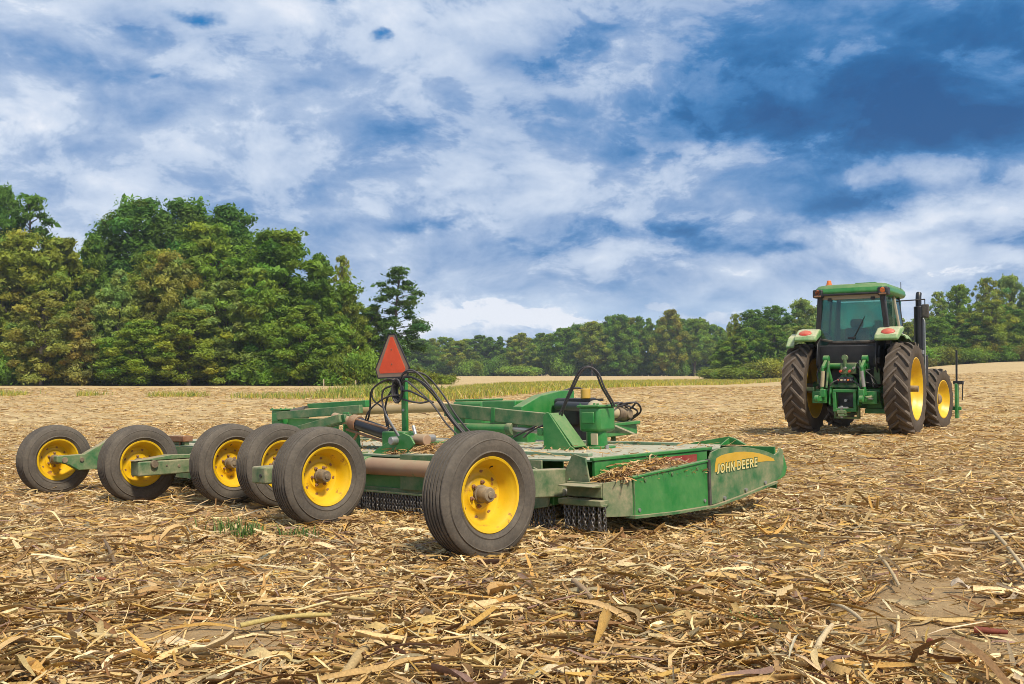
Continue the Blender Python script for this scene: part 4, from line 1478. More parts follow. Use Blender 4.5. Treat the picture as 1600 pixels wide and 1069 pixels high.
# exhaust, air cleaner, mirror on the right
ex = tp('exhaust_stack', MB().cyl((.97, 1.45, 1.55), (.97, 1.45, 2.62), .095, 20).cyl((.97, 1.45, 2.62), (.97, 1.45, 2.80), .060, 16), 'black_metal', .01, label='tall black exhaust stack beside the cab')
tp('exhaust_tip', MB().tube([(.97, 1.45, 2.78), (.97, 1.46, 2.84), (.97, 1.50, 2.90)], .058, 14), 'black_metal', 0, ex)
tp('stack_clamp', MB().cyl((.97, 1.45, 1.62), (.97, 1.45, 1.70), .105, 20), 'steel', .004, ex)
tp('air_cleaner', MB().cyl((1.02, 1.52, .95), (1.02, 1.52, 1.60), .105, 18), 'black', .015)
tp('grab_rail', MB().tube([(1.10, 1.36, 1.0), (1.10, 1.36, 1.7), (1.10, 1.36, 2.3), (1.06, 1.38, 2.4)], .014, 8), 'steel')
tp('mirror_arm', MB().cyl((.68, 1.0, 2.72), (1.16, 1.1, 2.74), .013, 8).cyl((1.16, 1.1, 2.74), (1.16, 1.1, 2.45), .010, 8), 'black')
tp('mirror', MB().b2((1.09, 1.08, 2.36), (1.24, 1.13, 2.64)), 'black_dusty', .03)
tp('mirror_arm', MB().cyl((-.68, 1.0, 2.66), (-.80, .98, 2.68), .013, 8), 'black')

# three point hitch
for s in (-1, 1):
    la = MB()
    la.prism([(-.42, 1.36), (-.55, 1.52), (-.62, 1.50), (-.86, 1.36), (-.88, 1.30), (-.60, 1.36), (-.40, 1.20)], 0, s * .34, s * .40)
    tp('lift_arm', la, 'green', .01)
    tp('lift_link', MB().beam((s * .37, -.86, 1.34), (s * .42, -.80, .78), .05, .05), 'green', .01)
    tp('lift_screw', MB().cyl((s * .37, -.85, 1.26), (s * .40, -.82, .95), .036, 12), 'steel' if s > 0 else 'cream', .004)
    tp('lower_link', MB().beam((s * .30, -.25, .66), (s * .44, -1.10, .72), .045, .10), 'green', .012)
    tp('link_end', MB().cyl((s * .42 - .035, -1.12, .72), (s * .42 + .035, -1.12, .72), .065, 16), 'green', .006)
    tp('assist_cylinder', MB().cyl((s * .28, -.45, .85), (s * .36, -.68, 1.40), .045, 14), 'green', .006)
    tp('sway_block', MB().b2((s * .34, -.75, .62), (s * .62, -.60, .86)), 'green', .01)
    tp('stabiliser', MB().cyl((s * .60, -.35, .78), (s * .46, -1.0, .74), .028, 10), 'green_dusty')
tp('outer_lug', MB().b2((-.90, -.62, .86), (-.62, -.52, .94)), 'green_dusty', .01)
tp('top_link', MB().cyl((0.0, -.55, .98), (-.01, -.62, 1.50), .034, 14).cyl((-.01, -.64, 1.52), (-.01, -.58, 1.52), .06, 16), 'green_dusty', .004, label='dusty top link standing upright')
tp('top_link_bracket', MB().prism([(-.18, .92), (-.15, 1.12), (-.05, 1.22), (.08, 1.22), (.18, 1.1), (.2, .92)], 1, -.56, -.46), 'green', .01)
tp('hitch_crossbar', MB().b2((-.62, -.52, .66), (.62, -.40, .90)), 'green', .015)
fr = MB()
fr.b2((-.21, -.78, .84), (.24, -.66, .90)).b2((-.21, -.78, .50), (-.15, -.66, .84)).b2((.18, -.78, .50), (.24, -.66, .84)).b2((-.21, -.78, .46), (.24, -.66, .53))
tp('pto_guard', fr, 'green', .01)
tp('pto_hole', MB().b2((-.15, -.60, .55), (.18, -.56, .82)), 'black')
tp('pto_shaft', MB().cyl((0.02, -.58, .68), (0.02, -.72, .68), .028, 12), 'steel')
tp('drawbar', MB().beam((0, .1, .40), (0, -.98, .40), .12, .05).b2((-.08, -.98, .43), (.08, -.86, .50)), 'green_dusty', .008)
tp('drawbar_pin', MB().cyl((0, -.92, .34), (0, -.92, .58), .025, 10).b2((-.06, -.96, .53), (.12, -.88, .56)), 'steel', .004)
tp('drawbar_frame', MB().b2((-.24, -.60, .34), (-.19, -.50, .62)).b2((.20, -.60, .34), (.25, -.50, .62)).b2((-.24, -.60, .32), (.25, -.50, .36)), 'green_dusty', .006)
tp('valve_block', MB().b2((-.10, -.62, 1.20), (.20, -.46, 1.42)), 'green_dusty', .015)
for k in range(4):
    x_ = -.08 + .085 * k
    tp('coupler', MB().cyl((x_, -.62, 1.26 + .06 * (k % 2)), (x_, -.70, 1.25 + .06 * (k % 2)), .026, 10), 'steel' if k % 2 else 'red_light', .003)
for k, (x0, z0, x1, z1) in enumerate(((.48, 1.1, .60, .95), (.44, 1.18, .66, 1.0), (-.46, 1.2, -.55, .9), (.20, 1.3, .48, 1.0), (.15, 1.4, .5, 1.3))):
    tp('hose', MB().tube(spline([(x0, -.48, z0), ((x0 + x1) / 2, -.66, (z0 + z1) / 2 - .08), (x1, -.46, z1)], 14), .014, 6), 'hose')
tp('work_lamp', MB().b2((.50, -.50, 1.40), (.62, -.44, 1.52)), 'black_dusty', .01)
tp('underbody_guard', MB().b2((.28, -.30, .42), (.78, .10, .52)), 'green', .01)
tp('belly_block', MB().prism([(.30, .52), (.38, .66), (.48, .74), (.58, .66), (.62, .52)], 1, -.28, -.10), 'green', .01)
# front marker arm and weights beyond the front wheel
tp('front_frame', MB().b2((-.50, 3.4, .50), (.50, 3.9, .95)), 'black', .02)
tp('marker_beam', MB().b2((.30, 3.55, .40), (1.42, 3.65, .48)), 'green', .01)
tp('marker_plate', MB().b2((1.30, 3.5, .22), (1.36, 3.72, 1.0)), 'green', .01, label='upright green bar beyond the front wheel')
tp('marker_pole', MB().cyl((1.33, 3.6, 1.0), (1.34, 3.6, 1.75), .022, 8), 'black_metal')
tp('marker_bracket', MB().b2((1.27, 3.52, .98), (1.47, 3.68, 1.06)).cyl((1.46, 3.6, 1.0), (1.44, 3.6, .62), .014, 8), 'black', .006)

# more of the linkage
for s in (-1, 1):
    tp('lift_rod', MB().cyl((s * .30, -.70, 1.46), (s * .33, -.78, .92), .022, 10), 'green_dusty', .003)
    tp('rod_yoke', MB().b2((s * .37 - .05, -.92, .74), (s * .37 + .05, -.80, .90)), 'green', .012)
    tp('arm_knuckle', MB().cyl((s * .32, -.60, 1.50), (s * .43, -.60, 1.50), .07, 16), 'green', .008)
    tp('hitch_plate', MB().prism([(-.78, .60), (-.62, .56), (-.5, .66), (-.5, .92), (-.70, .96)], 0, s * .26, s * .29), 'green', .006)
    tp('check_chain', MB().tube(spline([(s * .50, -.5, .85), (s * .54, -.75, .72), (s * .46, -.98, .74)], 12), .016, 6), 'steel')
    tp('rear_bracket', MB().prism([(s * .48, 1.0), (s * .62, 1.0), (s * .60, 1.30), (s * .50, 1.34)], 1, -.44, -.40), 'green_dusty', .006)
tp('rocker_shaft', MB().cyl((-.42, -.44, 1.36), (.42, -.44, 1.36), .06, 16), 'green', .006)
tp('sensing_bar', MB().b2((-.30, -.60, .93), (.32, -.54, .99)), 'green_dusty', .008)
tp('quick_coupler', MB().b2((-.14, -.66, 1.02), (.16, -.58, 1.14)), 'black', .01)
for k in range(5):
    x_ = -.13 + .065 * k
    tp('coupler_cap', MB().cyl((x_, -.66, 1.08), (x_, -.69, 1.08), .022, 10), ('red_light', 'cream', 'steel', 'amber_light', 'steel')[k], .002)
for k, q in enumerate((((.10, -.66, 1.10), (.30, -.80, .98), (.34, -.74, .72), (.20, -.64, .58)), ((-.10, -.66, 1.10), (-.24, -.78, 1.0), (-.30, -.70, .82), (-.2, -.62, .62)), ((.2, -.5, 1.42), (.34, -.62, 1.30), (.52, -.56, 1.12), (.56, -.45, .95)), ((-.5, -.5, 1.40), (-.56, -.6, 1.2), (-.5, -.62, 1.0), (-.52, -.5, .86)))):
    tp('hydraulic_hose', MB().tube(spline(q, 20), .013, 6), 'hose')
tp('wiper', MB().beam((.02, YB + .035, 1.84), (.26, YB + .035, 2.30), .012, .02, up=(0, 1, 0)), 'black')
tp('window_latch', MB().b2((-.07, YB + .01, 1.86), (.07, YB + .05, 1.90)), 'black', .006)
for s in (-1, 1):
    tp('window_hinge', MB().b2((s * .42 - .04, YB + .02, 2.63), (s * .42 + .04, YB + .06, 2.69)), 'black', .006)
tp('monitor', MB().b2((.42, .35, 1.95), (.62, .40, 2.15)), 'black', .01)
CAB = {'wiper', 'window_latch', 'window_hinge', 'monitor', 'cab_post', 'rear_panel', 'window_sill', 'window_header', 'rear_window', 'windscreen', 'side_window', 'door_window', 'window_trim', 'window_bar', 'cab_roof', 'seat', 'seat_back', 'steering_column', 'cab_console', 'cab_floor'}
for o in TR.children:
    if o.name.split('.')[0] in CAB:
        o.location = Vector(o.location) + Vector((.05, .16, .04))

# ------------------------------------------------------------------ trees
def leaf_cloud(cent, rad, n, r, size, flat=.0, shell=.55, up=.35, squash=1.0):
    """n leaf sprays spread through ellipsoids; cent (k,3), rad (k,3)"""
    k = len(cent)
    wgt = rad.prod(1) ** (2 / 3)
    idx = r.choice(k, n, p=wgt / wgt.sum())
    d = r.normal(size=(n, 3))
    d /= np.linalg.norm(d, axis=1, keepdims=True)
    rr = np.where(r.uniform(0, 1, n) < .75, r.uniform(shell, 1.0, n), r.uniform(.2, 1.0, n))
    jag = 1 + .30 * r.normal(size=n) * (rr > .75)
    p = cent[idx] + d * rad[idx] * (rr * jag)[:, None]
    nrm = d * .7 + r.normal(size=(n, 3)) * .75 + np.array([0, 0, up])
    nrm /= np.linalg.norm(nrm, axis=1, keepdims=True)
    t = np.cross(nrm, r.normal(size=(n, 3)))
    t /= np.linalg.norm(t, axis=1, keepdims=True)
    b = np.cross(nrm, t)
    s = size * np.exp(r.normal(0, .35, n))[:, None]
    a1 = r.uniform(.55, 1.0, (n, 1))
    co = np.stack([p - t * s, p - b * s * a1 * .55 + nrm * s * .12, p + t * s, p + b * s * a1 * .55 + nrm * s * .12], 1)
    clump = r.uniform(.68, 1.28, k)[idx]
    hue = r.normal(0, .10, k)[idx]
    leaf = r.uniform(.8, 1.2, n)
    tint = np.stack([clump * leaf * (1 + hue), clump * leaf, clump * leaf * (1 - hue * .5)], 1)
    return co.reshape(-1, 3), np.repeat(tint, 4, axis=0)


def crown_mesh(name, cent, rad, n, seed, size, **kw):
    r = np.random.default_rng(seed)
    co, tint = leaf_cloud(np.array(cent, float), np.array(rad, float), n, r, size, **kw)
    f = np.arange(len(co)).reshape(-1, 4)
    return fast_mesh(name, co, f, M['leaf'], tint)


def limb(mb, p0, p1, r0, r1, r, bend=.12):
    p0, p1 = np.array(p0), np.array(p1)
    L = np.linalg.norm(p1 - p0)
    pts, rs = [], []
    off = r.normal(0, bend * L * .4, 3)
    for k in range(5):
        t = k / 4
        pts.append(p0 + (p1 - p0) * t + off * math.sin(math.pi * t))
        rs.append(r0 + (r1 - r0) * t)
    mb.tube(pts, rs, 6)


def broadleaf(seed, base=.06, n=15000, size=.032, wide=.36, shape='round'):
    """unit tree one high: returns trunk mesh, crown mesh"""
    r = np.random.default_rng(seed)
    tr = MB()
    lean = r.normal(0, .02, 2)
    top = np.array([lean[0], lean[1], .80])
    limb(tr, (0, 0, -.03), top, .022, .006, r, .05)
    cent, rad = [], []
    K = 130
    for i in range(K):
        h = base + (1 - base) * ((i + .5) / K) ** .85
        t = (h - base) / (1 - base)
        if shape == 'round':
            env = wide * math.sin(math.pi * min(1, (.16 + .84 * t) ** .85 * .98)) ** .62
        elif shape == 'cone':
            env = wide * (1.02 - t) ** .75 * (.55 + .45 * min(1, t * 5))
        else:
            env = wide * (.75 + .25 * math.sin(3 * t)) * (1 - t ** 4)
        a = i * 2.4 + r.uniform(-.5, .5)
        q = env * (r.uniform(.45, 1.0) if i % 3 else r.uniform(.0, .5))
        c = np.array([math.cos(a) * q + lean[0] * t, math.sin(a) * q + lean[1] * t, min(h, .97)])
        s = wide * r.uniform(.11, .235) * (1.12 - .45 * t)
        cent.append(c)
        rad.append((s, s, s * r.uniform(.55, .8)))
        if i % 3 == 0 and h > .15:
            z0 = max(.08, h - r.uniform(.12, .22))
            limb(tr, (lean[0] * z0, lean[1] * z0, z0), c, .008, .002, r)
    return tr.mesh('trunk', M['bark'], 60), crown_mesh('crown', cent, rad, n, seed + 100, size)


def pine(seed, n=11000, size=.022, crown0=.35, wide=.20, sparse=False):
    r = np.random.default_rng(seed)
    tr = MB()
    lean = r.normal(0, .015, 2)
    limb(tr, (0, 0, -.03), (lean[0], lean[1], .97), .015, .003, r, .03)
    cent, rad = [], []
    K = 46 if sparse else 70
    for i in range(K):
        t = (i + .5) / K
        h = crown0 + (1 - crown0) * t
        env = wide * (math.sin(math.pi * (.28 + .68 * t)) ** .7) * r.uniform(.55, 1.1)
        a = i * 2.4 + r.uniform(-.6, .6)
        q = env * r.uniform(.45, 1.0)
        c = np.array([math.cos(a) * q + lean[0] * h, math.sin(a) * q + lean[1] * h, min(h, .985)])
        s = wide * r.uniform(.20, .36) * (.85 if sparse else 1.0) * (1.1 - .45 * t)
        cent.append(c)
        rad.append((s * 1.2, s * 1.2, s * (.6 if sparse else .85)))
        limb(tr, (lean[0] * h, lean[1] * h, max(.1, h - .05)), c, .004, .0012, r)
    return tr.mesh('trunk', M['bark'], 60), crown_mesh('crown', cent, rad, n, seed + 100, size, up=.6)


def bush(seed, n=14000, size=.036):
    r = np.random.default_rng(seed)
    tr = MB()
    cent, rad = [], []
    for i in range(20):
        a = i * 2.4
        q = .62 * math.sqrt((i + .5) / 20)
        h = .5 * (1 - .5 * q) * r.uniform(.4, 1.2)
        c = (math.cos(a) * q, math.sin(a) * q, h)
        cent.append(c)
        s = r.uniform(.2, .34)
        rad.append((s, s, s * .8))
        if i % 2 == 0:
            limb(tr, (0, 0, -.05), c, .03, .01, r)
    return tr.mesh('stems', M['bark'], 60), crown_mesh('leaves', cent, rad, n, seed + 50, size)


BL = [broadleaf(51, .05, 38000, .0125, .33), broadleaf(52, .04, 38000, .0125, .36), broadleaf(53, .05, 36000, .0125, .30, 'cone'), broadleaf(54, .04, 38000, .0125, .30, 'column'), broadleaf(55, .25, 24000, .0125, .32), broadleaf(56, .05, 38000, .0125, .40)]
TH = [broadleaf(57, .30, 9000, .011, .24), broadleaf(58, .35, 11000, .011, .28)]
PN = [pine(61, 26000, .010), pine(62, 28000, .010, .42, .24), pine(63, 10000, .010, .26, .20, True), pine(64, 12000, .010, .55, .22, True)]
BU = [bush(71), bush(72), bush(73)]


def tree(kind, var, px, top, Y, width, col, label, group=None, base=None, name=None, cat='tree', sink=0.0, rotz=None):
    """px, top: where it stands and how high it reaches as seen; Y distance; width in metres"""
    X = (px - 800) / FPX * Y
    z = gz(X, Y) - sink
    ztop = 1.0 + (HOR - top) / FPX * Y
    H = max(1.5, ztop - z)
    tm, cm = kind[var]
    root = empty(name or 'broadleaf_tree', (X, Y, z))
    tag(root, label, cat, group)
    rz = rng.uniform(0, 6.28) if rotz is None else rotz
    sx = width / (2 * {'b': .36, 'p': .22, 's': .85}[name_kind(kind)])
    for nm, me in ((('trunk', tm), ('crown', cm)) if kind is not BU else (('stems', tm), ('leaves', cm))):
        o = ob(nm, me, root)
        o.scale = (sx, sx, H)
        o.rotation_euler = (0, 0, rz)
        o.color = (*col, 1)
    return root


def name_kind(k):
    return 'p' if k is PN else 's' if k is BU else 'b'


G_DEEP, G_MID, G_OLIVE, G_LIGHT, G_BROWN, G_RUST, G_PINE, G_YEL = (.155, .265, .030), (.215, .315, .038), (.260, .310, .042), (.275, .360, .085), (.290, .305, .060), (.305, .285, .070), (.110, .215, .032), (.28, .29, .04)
ORD = 'first second third fourth fifth sixth seventh eighth ninth tenth eleventh twelfth thirteenth fourteenth fifteenth sixteenth seventeenth eighteenth nineteenth twentieth'.split()
ORD += ['twenty-' + o for o in ORD[:9]] + ['thirtieth'] + ['thirty-' + o for o in ORD[:9]] + ['fortieth'] + ['forty-' + o for o in ORD[:9]]
CW = {G_DEEP: 'deep green', G_MID: 'mid green', G_OLIVE: 'olive green', G_LIGHT: 'light green', G_YEL: 'yellowish', G_BROWN: 'brownish'}
LW = 'trees of the wood beyond the stubble'
# front of the wood, from the picture's left end
left = [
    (BL, 1, -40, 372, 92, 12, G_BROWN, 'brownish olive tree half out of the picture at the wood end'),
    (BL, 5, 22, 362, 94, 11, G_OLIVE, 'olive brown broadleaf tree at the very end of the wood'),
    (BL, 0, 88, 372, 96, 10, G_OLIVE, 'yellow olive tree below the loose pine'),
    (BL, 2, 142, 368, 100, 9, G_DEEP, 'dark green tree beside the yellow olive tree'),
    (BL, 3, 182, 420, 90, 7, G_LIGHT, 'slender silvery green tree at the wood edge'),
    (BL, 1, 236, 392, 94, 9, G_OLIVE, 'olive tree under the tall dark pine'),
    (BL, 0, 66, 455, 88, 8, G_BROWN, 'low brownish tree in front of the wood'),
    (BL, 2, 130, 470, 88, 6, G_RUST, 'small rusty autumn tree at the wood edge'),
    (BL, 5, 268, 395, 91, 8, G_BROWN, 'tree with brown turning leaves amid green ones'),
    (BL, 1, 330, 352, 97, 13, G_MID, 'broad green tree under the wide topped pine'),
    (BL, 0, 352, 440, 90, 9, G_LIGHT, 'lighter green tree before the broad one'),
    (BL, 5, 440, 362, 95, 14, G_DEEP, 'large domed deep green tree near the wood tip'),
    (BL, 1, 405, 420, 90, 9, G_MID, 'mid green tree before the large domed tree'),
    (BL, 2, 500, 398, 95, 9, G_DEEP, 'deep green tree sloping off behind the domed tree'),
    (BL, 0, 470, 478, 88, 8, G_MID, 'low leafy tree in front of the domed tree'),
    (BL, 3, 545, 447, 97, 6, G_OLIVE, 'narrow olive tree near the wood tip'),
    (BL, 0, 578, 480, 99, 6, G_MID, 'last small green tree next to the lone pine'),
    (BL, 1, 295, 485, 87, 8, G_OLIVE, 'low olive tree in the middle of the wood edge'),
    (BL, 5, 215, 500, 87, 7, G_MID, 'low green tree below the tall dark pine'),
    (TH, 0, 533, 398, 104, 5, G_OLIVE, 'thin half bare tree rising above the wood tip'),
    (PN, 0, 2, 292, 106, 6, G_PINE, 'pine top cut by the picture edge'),
    (PN, 2, 52, 302, 106, 8.5, G_PINE, 'loose pine at the wood end with gaps in its crown'),
    (PN, 1, 208, 312, 106, 10, G_PINE, 'tall dark round topped pine above the wood'),
    (PN, 1, 296, 318, 108, 10, G_PINE, 'wide topped pine behind the broad green tree'),
    (PN, 0, 352, 324, 108, 10, G_PINE, 'pine joined to the wide topped one'),
    (PN, 2, 150, 365, 110, 7, G_PINE, 'lower pine between the two taller ones'),
    (PN, 2, 616, 416, 98, 7.0, (.085, .165, .032), 'lone pine with open layered branches beside the wood'),
]
for k_, var, px, top, Y, wd, col, lab in left:
    tree(k_, var, px, top, Y, wd, col, lab, LW if 'lone' not in lab else None, name='pine_tree' if k_ is PN else 'broadleaf_tree')
# darker fill inside the wood
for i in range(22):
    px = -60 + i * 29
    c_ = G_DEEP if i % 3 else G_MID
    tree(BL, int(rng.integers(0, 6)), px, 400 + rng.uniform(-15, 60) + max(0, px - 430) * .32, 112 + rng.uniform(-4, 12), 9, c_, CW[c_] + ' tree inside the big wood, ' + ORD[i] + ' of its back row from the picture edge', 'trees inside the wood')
# bushes along the edge of the wood
for i in range(14):
    px = -50 + i * 47
    col = [G_DEEP, G_MID, G_DEEP, G_OLIVE][i % 4]
    tree(BU, i % 3, px + rng.uniform(-16, 16), 505 + 65 * rng.uniform(0, 1), 88 + rng.uniform(0, 7), rng.uniform(4, 8), col, CW[col] + ' bush at the foot of the big wood, ' + ORD[i] + ' from the picture edge', 'bushes along the wood edge', name='bush', cat='bush')
for i, (px, top) in enumerate(((600, 566), (640, 560), (665, 572), (690, 577))):
    tree(BU, 1, px, top, 100, 3.5, G_OLIVE, 'small scrubby bush by the lone pine, ' + ORD[i] + ' from the wood', 'scrub near the lone pine', name='bush', cat='bush')

# far row beyond the grass strip
tops = np.array([(620, 535), (660, 530), (700, 526), (760, 522), (830, 521), (880, 511), (925, 502), (965, 494), (1010, 497), (1050, 488), (1090, 500), (1150, 508), (1215, 500), (1300, 498)])
for i in range(44):
    px = 612 + i * 15.5
    t_ = np.interp(px, tops[:, 0], tops[:, 1]) + rng.uniform(-2, 9)
    c_ = [G_MID, G_DEEP, G_OLIVE, G_DEEP, G_MID][int(rng.integers(0, 5))]
    tree(BL, int(rng.integers(0, 6)), px, t_, 290 + rng.uniform(-14, 14), rng.uniform(9, 15), c_, 'distant ' + CW[c_] + ' tree, ' + ORD[i] + ' along the far row from the lone pine', 'far tree row')
for i in range(18):
    px = 618 + i * 37
    tree(BU, i % 3, px + rng.uniform(-8, 8), 556 + rng.uniform(-16, 20), 278 + rng.uniform(-6, 6), rng.uniform(7, 14), [G_DEEP, G_MID][i % 2], 'distant dark bush under the far row, ' + ORD[i] + ' from the lone pine', 'far row bushes', name='bush', cat='bush')
for px, top, var, col, lab in ((968, 492, 1, G_DEEP, 'round dark crown standing up in the far row'), (1048, 484, 0, G_YEL, 'pale yellowish crown standing up in the far row'), (925, 503, 4, G_OLIVE, 'olive crown with gaps in the far row'), (1085, 498, 4, G_MID, 'thin crown beside the pale yellowish one')):
    tree(BL, var, px, top, 275, 13, col, lab)

# wood behind the tractor
RW = 'trees of the wood behind the tractor'
for px, top, k_, var, wd, col, lab in (
        (1150, 490, TH, 1, 5, G_OLIVE, 'bare looking thin tree left of the two dark pines'),
        (1178, 484, PN, 3, 7, G_PINE, 'flat topped dark pine, first of two left of the tractor'),
        (1212, 478, PN, 3, 8, G_PINE, 'flat topped dark pine, second of two left of the tractor'),
        (1250, 468, BL, 4, 9, G_LIGHT, 'light green crown just left of the cab'),
        (1290, 480, BL, 4, 8, G_MID, 'green crown hidden behind the cab'),
        (1468, 455, TH, 0, 8, G_LIGHT, 'thin crown right of the exhaust stack'),
        (1498, 446, BL, 4, 8, G_MID, 'open crown rising right of the tractor'),
        (1545, 433, TH, 1, 9, G_OLIVE, 'loose crown with sky showing through near the picture edge'),
        (1585, 430, BL, 4, 9, G_LIGHT, 'tall light crown at the picture edge'),
        (1630, 440, BL, 4, 10, G_MID, 'tree beyond the picture edge on the tractor side')):
    tree(k_, var, px, top, 172, wd, col, lab, RW, name='pine_tree' if k_ is PN else 'broadleaf_tree')
for i in range(26):
    px = 1128 + i * 21
    t_ = np.interp(px, [1128, 1200, 1400, 1480, 1600, 1660], [522, 512, 492, 478, 468, 465]) + rng.uniform(-4, 16)
    c_ = [G_MID, G_DEEP, G_OLIVE, G_LIGHT, G_DEEP][int(rng.integers(0, 5))]
    tree(BL, int(rng.integers(0, 6)), px, t_, 166 + rng.uniform(-5, 6), rng.uniform(7, 11), c_, CW[c_] + ' tree of the wood behind the tractor, ' + ORD[i] + ' from its open end', 'dense front of the wood behind the tractor')
for i in range(16):
    px = 1130 + i * 34 + rng.uniform(-8, 8)
    t_ = np.interp(px, [1128, 1300, 1480, 1660], [545, 540, 520, 512]) + rng.uniform(-14, 22)
    tree(BU, i % 3, px, t_, 157 + rng.uniform(-5, 5), rng.uniform(6, 11), [G_OLIVE, G_MID, G_YEL, G_DEEP, (.20, .19, .045)][i % 5], 'broad bush below the wood behind the tractor, ' + ORD[i] + ' from its open end', 'bushes at the wood behind the tractor', name='bush', cat='bush')


# ------------------------------------------------------------------ grass
def blades(name, x, y, h, wd, cols, r, label, lean=.35):
    n = len(x)
    z = ground_z(x, y) - .02
    a = r.uniform(0, 6.28, n)
    px_, py_ = np.cos(a) * wd, np.sin(a) * wd
    lx, ly = r.normal(0, lean, n) * h, r.normal(0, lean, n) * h
    p0 = np.stack([x - px_, y - py_, z], 1)
    p1 = np.stack([x + px_, y + py_, z], 1)
    m0 = np.stack([x - px_ * .7 + lx * .4, y - py_ * .7 + ly * .4, z + h * .62], 1)
    m1 = np.stack([x + px_ * .7 + lx * .4, y + py_ * .7 + ly * .4, z + h * .62], 1)
    t0 = np.stack([x + lx - px_ * .1, y + ly - py_ * .1, z + h], 1)
    t1 = np.stack([x + lx + px_ * .1, y + ly + py_ * .1, z + h], 1)
    co = np.stack([p0, p1, m1, m0, t1, t0], 1).reshape(-1, 3)
    b = np.arange(n)[:, None] * 6
    f = np.concatenate([b + np.array([[0, 1, 2, 3]]), b + np.array([[3, 2, 4, 5]])])
    o = ob(name, fast_mesh(name, co, f, M['grass'], np.repeat(cols, 6, axis=0)))
    return tag(o, label, 'grass', kind='stuff')


GP = np.array([(.60, .48, .07), (.40, .44, .06), (.55, .41, .15), (.20, .28, .05), (.60, .48, .22)])


def gcols(n, r, w):
    i = r.choice(5, n, p=np.array(w) / sum(w))
    return GP[i] * r.uniform(.75, 1.2, (n, 1))


r_ = np.random.default_rng(81)
# strip of uncut grass: near edge runs from (x 545, y 630) to (x 1240, y 602) in the photograph's view
n = 150000
s_ = r_.uniform(-.06, 1, n) ** 1.0
edge = np.array([(-6.5, 48.0), (-3.5, 48.5), (1.0, 60.0), (12.0, 84.0), (34.0, 116.0)])
par = np.array([0, .2, .45, .72, 1.0])
ex_, ey_ = np.interp(s_, par, edge[:, 0]), np.interp(s_, par, edge[:, 1])
wid = np.interp(s_, [0, .15, .35, .6, 1], [2, 18, 42, 42, 9])
t_ = r_.uniform(0, 1, n)
gx_, gy_ = ex_ + r_.normal(0, .5, n) + wid * t_ * .05, ey_ + wid * t_ + r_.normal(0, .5, n)
keep = vnoise(gx_, gy_, .16, 9) > .24 + .30 * t_
gx_, gy_ = gx_[keep], gy_[keep]
blades('tall_grass', gx_, gy_, r_.uniform(.12, .42, len(gx_)) * (.6 + .8 * vnoise(gx_, gy_, .3, 5)), r_.uniform(.012, .035, len(gx_)), gcols(len(gx_), r_, (.40, .30, .16, .16, .04)), r_, 'strip of yellow green uncut grass across the field')
# thin weedy line towards the wood
n = 9000
s_ = r_.uniform(0, 1, n)
gx_, gy_ = -36 + 28 * s_ + r_.normal(0, .3, n), 60 - 6 * s_ + r_.normal(0, .9, n)
keep = vnoise(gx_, gy_, .35, 19) > .45
gx_, gy_ = gx_[keep], gy_[keep]
blades('weedy_grass', gx_, gy_, r_.uniform(.1, .4, len(gx_)), r_.uniform(.01, .025, len(gx_)), gcols(len(gx_), r_, (.25, .3, .25, .3, .1)), r_, 'thin line of weeds running over the stubble towards the wood')
# green clump near the lone pine
n = 5000
gx_, gy_ = r_.normal(-7.6, 1.6, n), r_.normal(58, 2.2, n)
blades('weedy_grass', gx_, gy_, r_.uniform(.2, .75, n), r_.uniform(.012, .03, n), gcols(n, r_, (.1, .5, .08, .6, .05)), r_, 'brighter green weed patch left of the warning triangle')


# small green tufts by the wheels
def tuft(cx, cy, n, spread, h, label, seed):
    r = np.random.default_rng(seed)
    x, y = r.normal(cx, spread, n), r.normal(cy, spread * .7, n)
    z0 = gz(cx, cy)
    mb_co, mb_f, mb_c = [], [], []
    for i in range(n):
        hh = h * r.uniform(.4, 1.1)
        w2 = r.uniform(.0025, .005)
        a = r.uniform(0, 6.28)
        l = r.uniform(.2, .9) * hh
        d = np.array([math.cos(a), math.sin(a), 0])
        q = np.array([-d[1], d[0], 0]) * w2
        p0 = np.array([x[i] - cx, y[i] - cy, -.01])
        pts = [p0, p0 + d * l * .25 + np.array([0, 0, hh * .6]), p0 + d * l * .65 + np.array([0, 0, hh * .95]), p0 + d * l * 1.1 + np.array([0, 0, hh * .85])]
        b = len(mb_co)
        for k, p in enumerate(pts):
            s = [1, .9, .6, .1][k]
            mb_co += [p - q * s, p + q * s]
        mb_f += [(b + 2 * k, b + 2 * k + 1, b + 2 * k + 3, b + 2 * k + 2) for k in range(3)]
        c = np.array([(.07, .16, .03), (.11, .20, .04), (.20, .24, .07)][int(r.integers(0, 3))]) * r.uniform(.8, 1.2)
        mb_c += [c] * 8
    o = ob('grass_tuft', fast_mesh('grass_tuft', np.array(mb_co), np.array(mb_f), M['grass'], np.array(mb_c)))
    o.location = (cx, cy, z0)
    tag(o, label, 'grass', 'green tufts by the wheels', 'stuff')


tuft(-1.80, 6.62, 80, .08, .09, 'green grass tuft in front of the middle wheels', 1)
tuft(-1.42, 6.42, 55, .07, .08, 'green grass tuft against the fifth wheel from the picture edge', 2)
tuft(-2.03, 6.9, 60, .10, .09, 'small grass tuft between two middle wheels', 3)
tuft(.92, 3.62, 26, .05, .08, 'tiny grey green weed in the nearest straw', 4)


# ------------------------------------------------------------------ single stalks, husks and cobs that stand out
def ground_at(px, py):
    """the point of the near field seen at that place (field is close to a plane here)"""
    y = 4.0
    for _ in range(30):
        x = (px - 800) / FPX * y
        y = (1.0 - gz(x, y)) / ((py - HOR) / FPX)
    return (px - 800) / FPX * y, y, gz((px - 800) / FPX * y, y)


